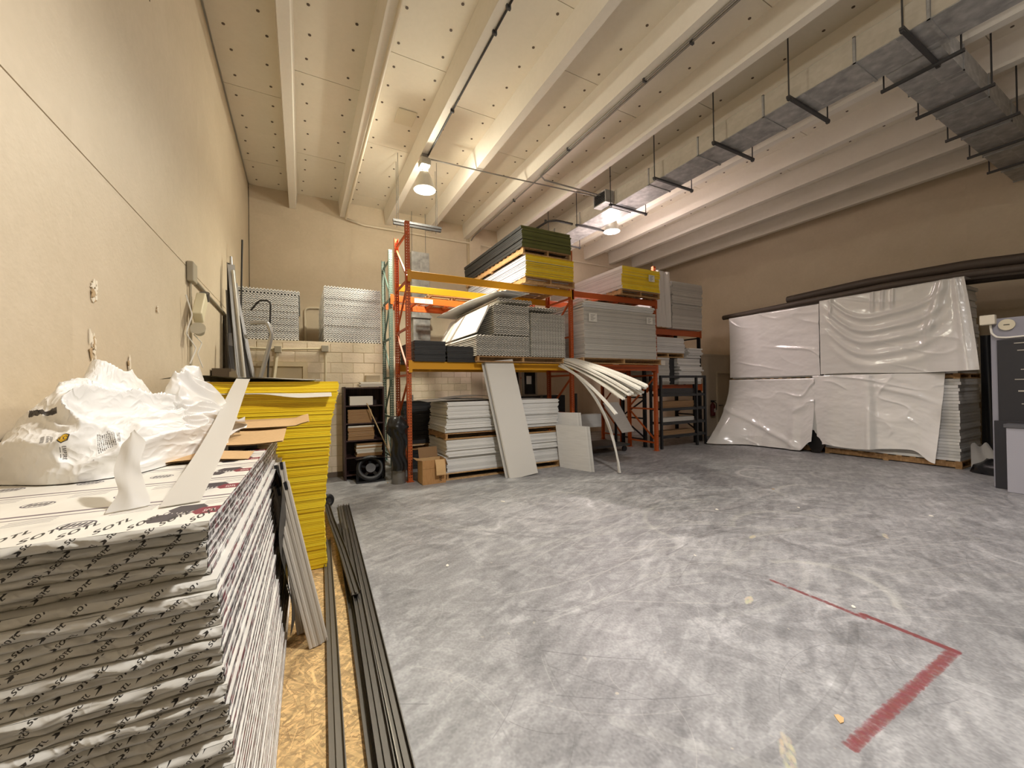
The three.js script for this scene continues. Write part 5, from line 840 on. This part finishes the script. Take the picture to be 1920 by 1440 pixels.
  part(t, 'loose_fold', sheet(24, 16, (u, v) => V(-0.62 + u * 0.3, TOP + 0.08 + v * 0.12 + 0.03 * Math.sin(u * 8 + v * 4), 2.6 + u * 0.5 + 0.06 * Math.sin(v * 5)), 0.003), std({ color: 0xe7e4dd, roughness: 0.4 }));
  const sm = new THREE.MeshPhysicalMaterial({ color: 0xdedad2, roughness: 0.5, transmission: 0.3, thickness: 0, side: THREE.DoubleSide });
  // long flat strap from the top of the yellow stack down to the near boards, and the loop back up
  part(t, 'strap', sheet(4, 50, (u, v) => { const w = (u - 0.5) * 0.1; const s = Math.pow(v, 0.9); return V(lerp(-0.33, -0.44, v) + w * (0.95), lerp(TOP + 0.005, 1.8, s) - 0.09 * Math.sin(v * Math.PI) * (1 - v), lerp(1.55, 4.14, v) + w * 0.25); }, 0.002), sm);
  part(t, 'strap_loop', sheet(8, 40, (u, v) => { const w = (u - 0.5) * lerp(0.1, 0.06, sst(0, 0.25, v)) * (1 - 0.85 * sst(0.8, 1, v)), tw = 0.55 - 0.5 * v, cr = 0.012 * Math.abs(u - 0.5) * 2 + 0.006 * Math.sin(v * 11 + u * 5); return V(lerp(-0.455, -0.515, v) + w * Math.cos(tw) + 0.006 * Math.sin(v * 9), lerp(TOP + 0.004, TOP + 0.215, v) + 0.012 * sst(0.7, 1, v) * (u - 0.5), lerp(1.56, 1.8, v) + w * Math.sin(tw) + cr); }, 0.0015), sm);
}

// ------------------------------------------------------------------ leaning battens and floor channels
{
  const q = rng(5150); const bm = [std({ color: 0xc4bcae, roughness: 0.55 }), std({ color: 0xb7afa2, roughness: 0.55 }), std({ color: 0xcbc4b8, roughness: 0.55 })];
  const ord = ['rightmost', 'second from right', 'third from right', 'fourth from right', 'leftmost'];
  const spec = [[0.12, 2.93, -0.1, 1.07, 3.05], [0.085, 2.91, -0.14, 1.04, 3.03], [0.05, 2.9, -0.178, 1.05, 3.01], [0.03, 3.08, -0.13, 1.17, 3.26], [-0.02, 3.1, -0.165, 1.15, 3.27]];
  for (let k = 0; k < 5; k++) {
    const [xa, da, xb, yb, db] = spec[k], a = V(xa, 0.016, da), b = V(xb, yb, db), up = new THREE.Vector3(0, 0, 1);
    const t = thing('grey_batten', `${ord[k]} of the grey plastic battens leaning on the near stack`, 'batten', [a.x, 0.014, -a.z], 0, 'grey battens leaning on the near stack');
    part(t, 'profile', sweep([a, b], [[-0.021, -0.03], [0.021, -0.03], [0.021, 0.026], [0.017, 0.03], [0.006, 0.03], [0.004, 0.027], [-0.004, 0.027], [-0.006, 0.03], [-0.017, 0.03], [-0.021, 0.026]], up), bm[k % 3]);
    const dir = new THREE.Vector3().subVectors(b, a).normalize(), e0 = b.clone().addScaledVector(dir, -0.05), e1 = b.clone().addScaledVector(dir, 0.001);
    part(t, 'end_slot', bar(e0, e1, 0.018, 0.064, up), M.blackPaint);
  }
  const ch = std({ color: 0x6d6861, metalness: 0.55, roughness: 0.38 }), ch2 = std({ color: 0x4d4945, metalness: 0.5, roughness: 0.42 });
  const C = [[-0.035, -0.015], [0.035, -0.015], [0.035, 0.015], [0.03, 0.015], [0.03, -0.01], [0.005, -0.01], [0.005, 0.004], [-0.005, 0.004], [-0.005, -0.01], [-0.03, -0.01], [-0.03, 0.015], [-0.035, 0.015]];
  const names = [['single dark metal channel lying on the strand board', 0.105, 0.9, 0.236, 4.85, ch, 0.028], ['left metal channel of the bundle on the floor', 0.26, 0.9, 0.4, 5.35, ch2, 0.028], ['middle metal channel of the bundle on the floor', 0.315, 0.9, 0.48, 6.15, ch, 0.03], ['right metal channel of the bundle on the floor', 0.375, 0.9, 0.56, 6.2, ch2, 0.016], ['metal channel lying on top of the floor bundle', 0.29, 0.9, 0.44, 5.0, ch2, 0.062]];
  for (const [n, x0, d0, x1, d1, m, y] of names) solo('metal_channel', n, 'channel', sweep([V(x0 - 0.02, y, d0), V((x0 + x1) / 2 - 0.005, y, (d0 + d1) / 2), V(x1, y, d1)], C), m, 'metal channels on the floor');
  solo('metal_channel', 'bowed dark channel starting beside the yellow stack', 'channel', sweep([V(0.36, 0.1, 3.3), V(0.34, 0.12, 4.2), V(0.3, 0.13, 5.2), V(0.29, 0.12, 6.0)], C), ch2, 'metal channels on the floor');
  const c = thing('castor', 'black rubber castor lying on the floor behind the yellow stack', 'wheel', [0.32, 0, 6.25]);
  const w = new THREE.TorusGeometry(0.06, 0.035, 12, 24); w.rotateY(0.5); w.translate(0.32, 0.095, -6.25); part(c, 'tyre', w, M.blackPaint); const hb = new THREE.CylinderGeometry(0.045, 0.045, 0.05, 16); hb.rotateX(Math.PI / 2); hb.rotateY(0.5); hb.translate(0.32, 0.095, -6.25); part(c, 'hub', hb, M.steel);
}

// ------------------------------------------------------------------ litter on the floor
{
  const q = rng(777); const places = [[3.62, 1.42, 'orange scrap beyond the corner of the red line'], [2.35, 0.99, 'pale scrap beside the long arm of the red line'], [4.9, 3.4, 'pale scrap in the middle of the bare floor'], [5.9, 2.9, 'tan scrap on the right part of the bare floor'], [6.6, 3.6, 'scrap on the floor towards the covered stacks'], [2.6, 5.2, 'scrap on the floor in front of the leaning corrugated sheets'], [1.2, 3.6, 'tiny scrap right of the metal channels'], [1.35, 7.3, 'crumpled scrap beside the black fan'], [6.9, 1.9, 'scrap near the machine cabinet at the right'], [3.4, 2.6, 'scrap just beyond the faded end of the red line']];
  places.forEach(([x, d, lab], i) => { const r = 0.007 + q() * 0.014; const s = new THREE.Shape(); for (let k = 0; k < 6; k++) { const a = k / 6 * 6.28, rad = r * (0.6 + q() * 0.7); k ? s.lineTo(Math.cos(a) * rad * 1.6, Math.sin(a) * rad) : s.moveTo(Math.cos(a) * rad * 1.6, Math.sin(a) * rad); } s.closePath(); const g = new THREE.ExtrudeGeometry(s, { depth: 0.002 + q() * 0.004, bevelEnabled: false }); g.rotateX(-Math.PI / 2); g.rotateY(q() * 6); g.translate(x, 0.001, -d); solo('litter_scrap', lab, 'scrap', g, [M.paper, M.card, M.paper][i % 3], 'scraps on the concrete floor'); });
}
renderer.render(scene, camera);
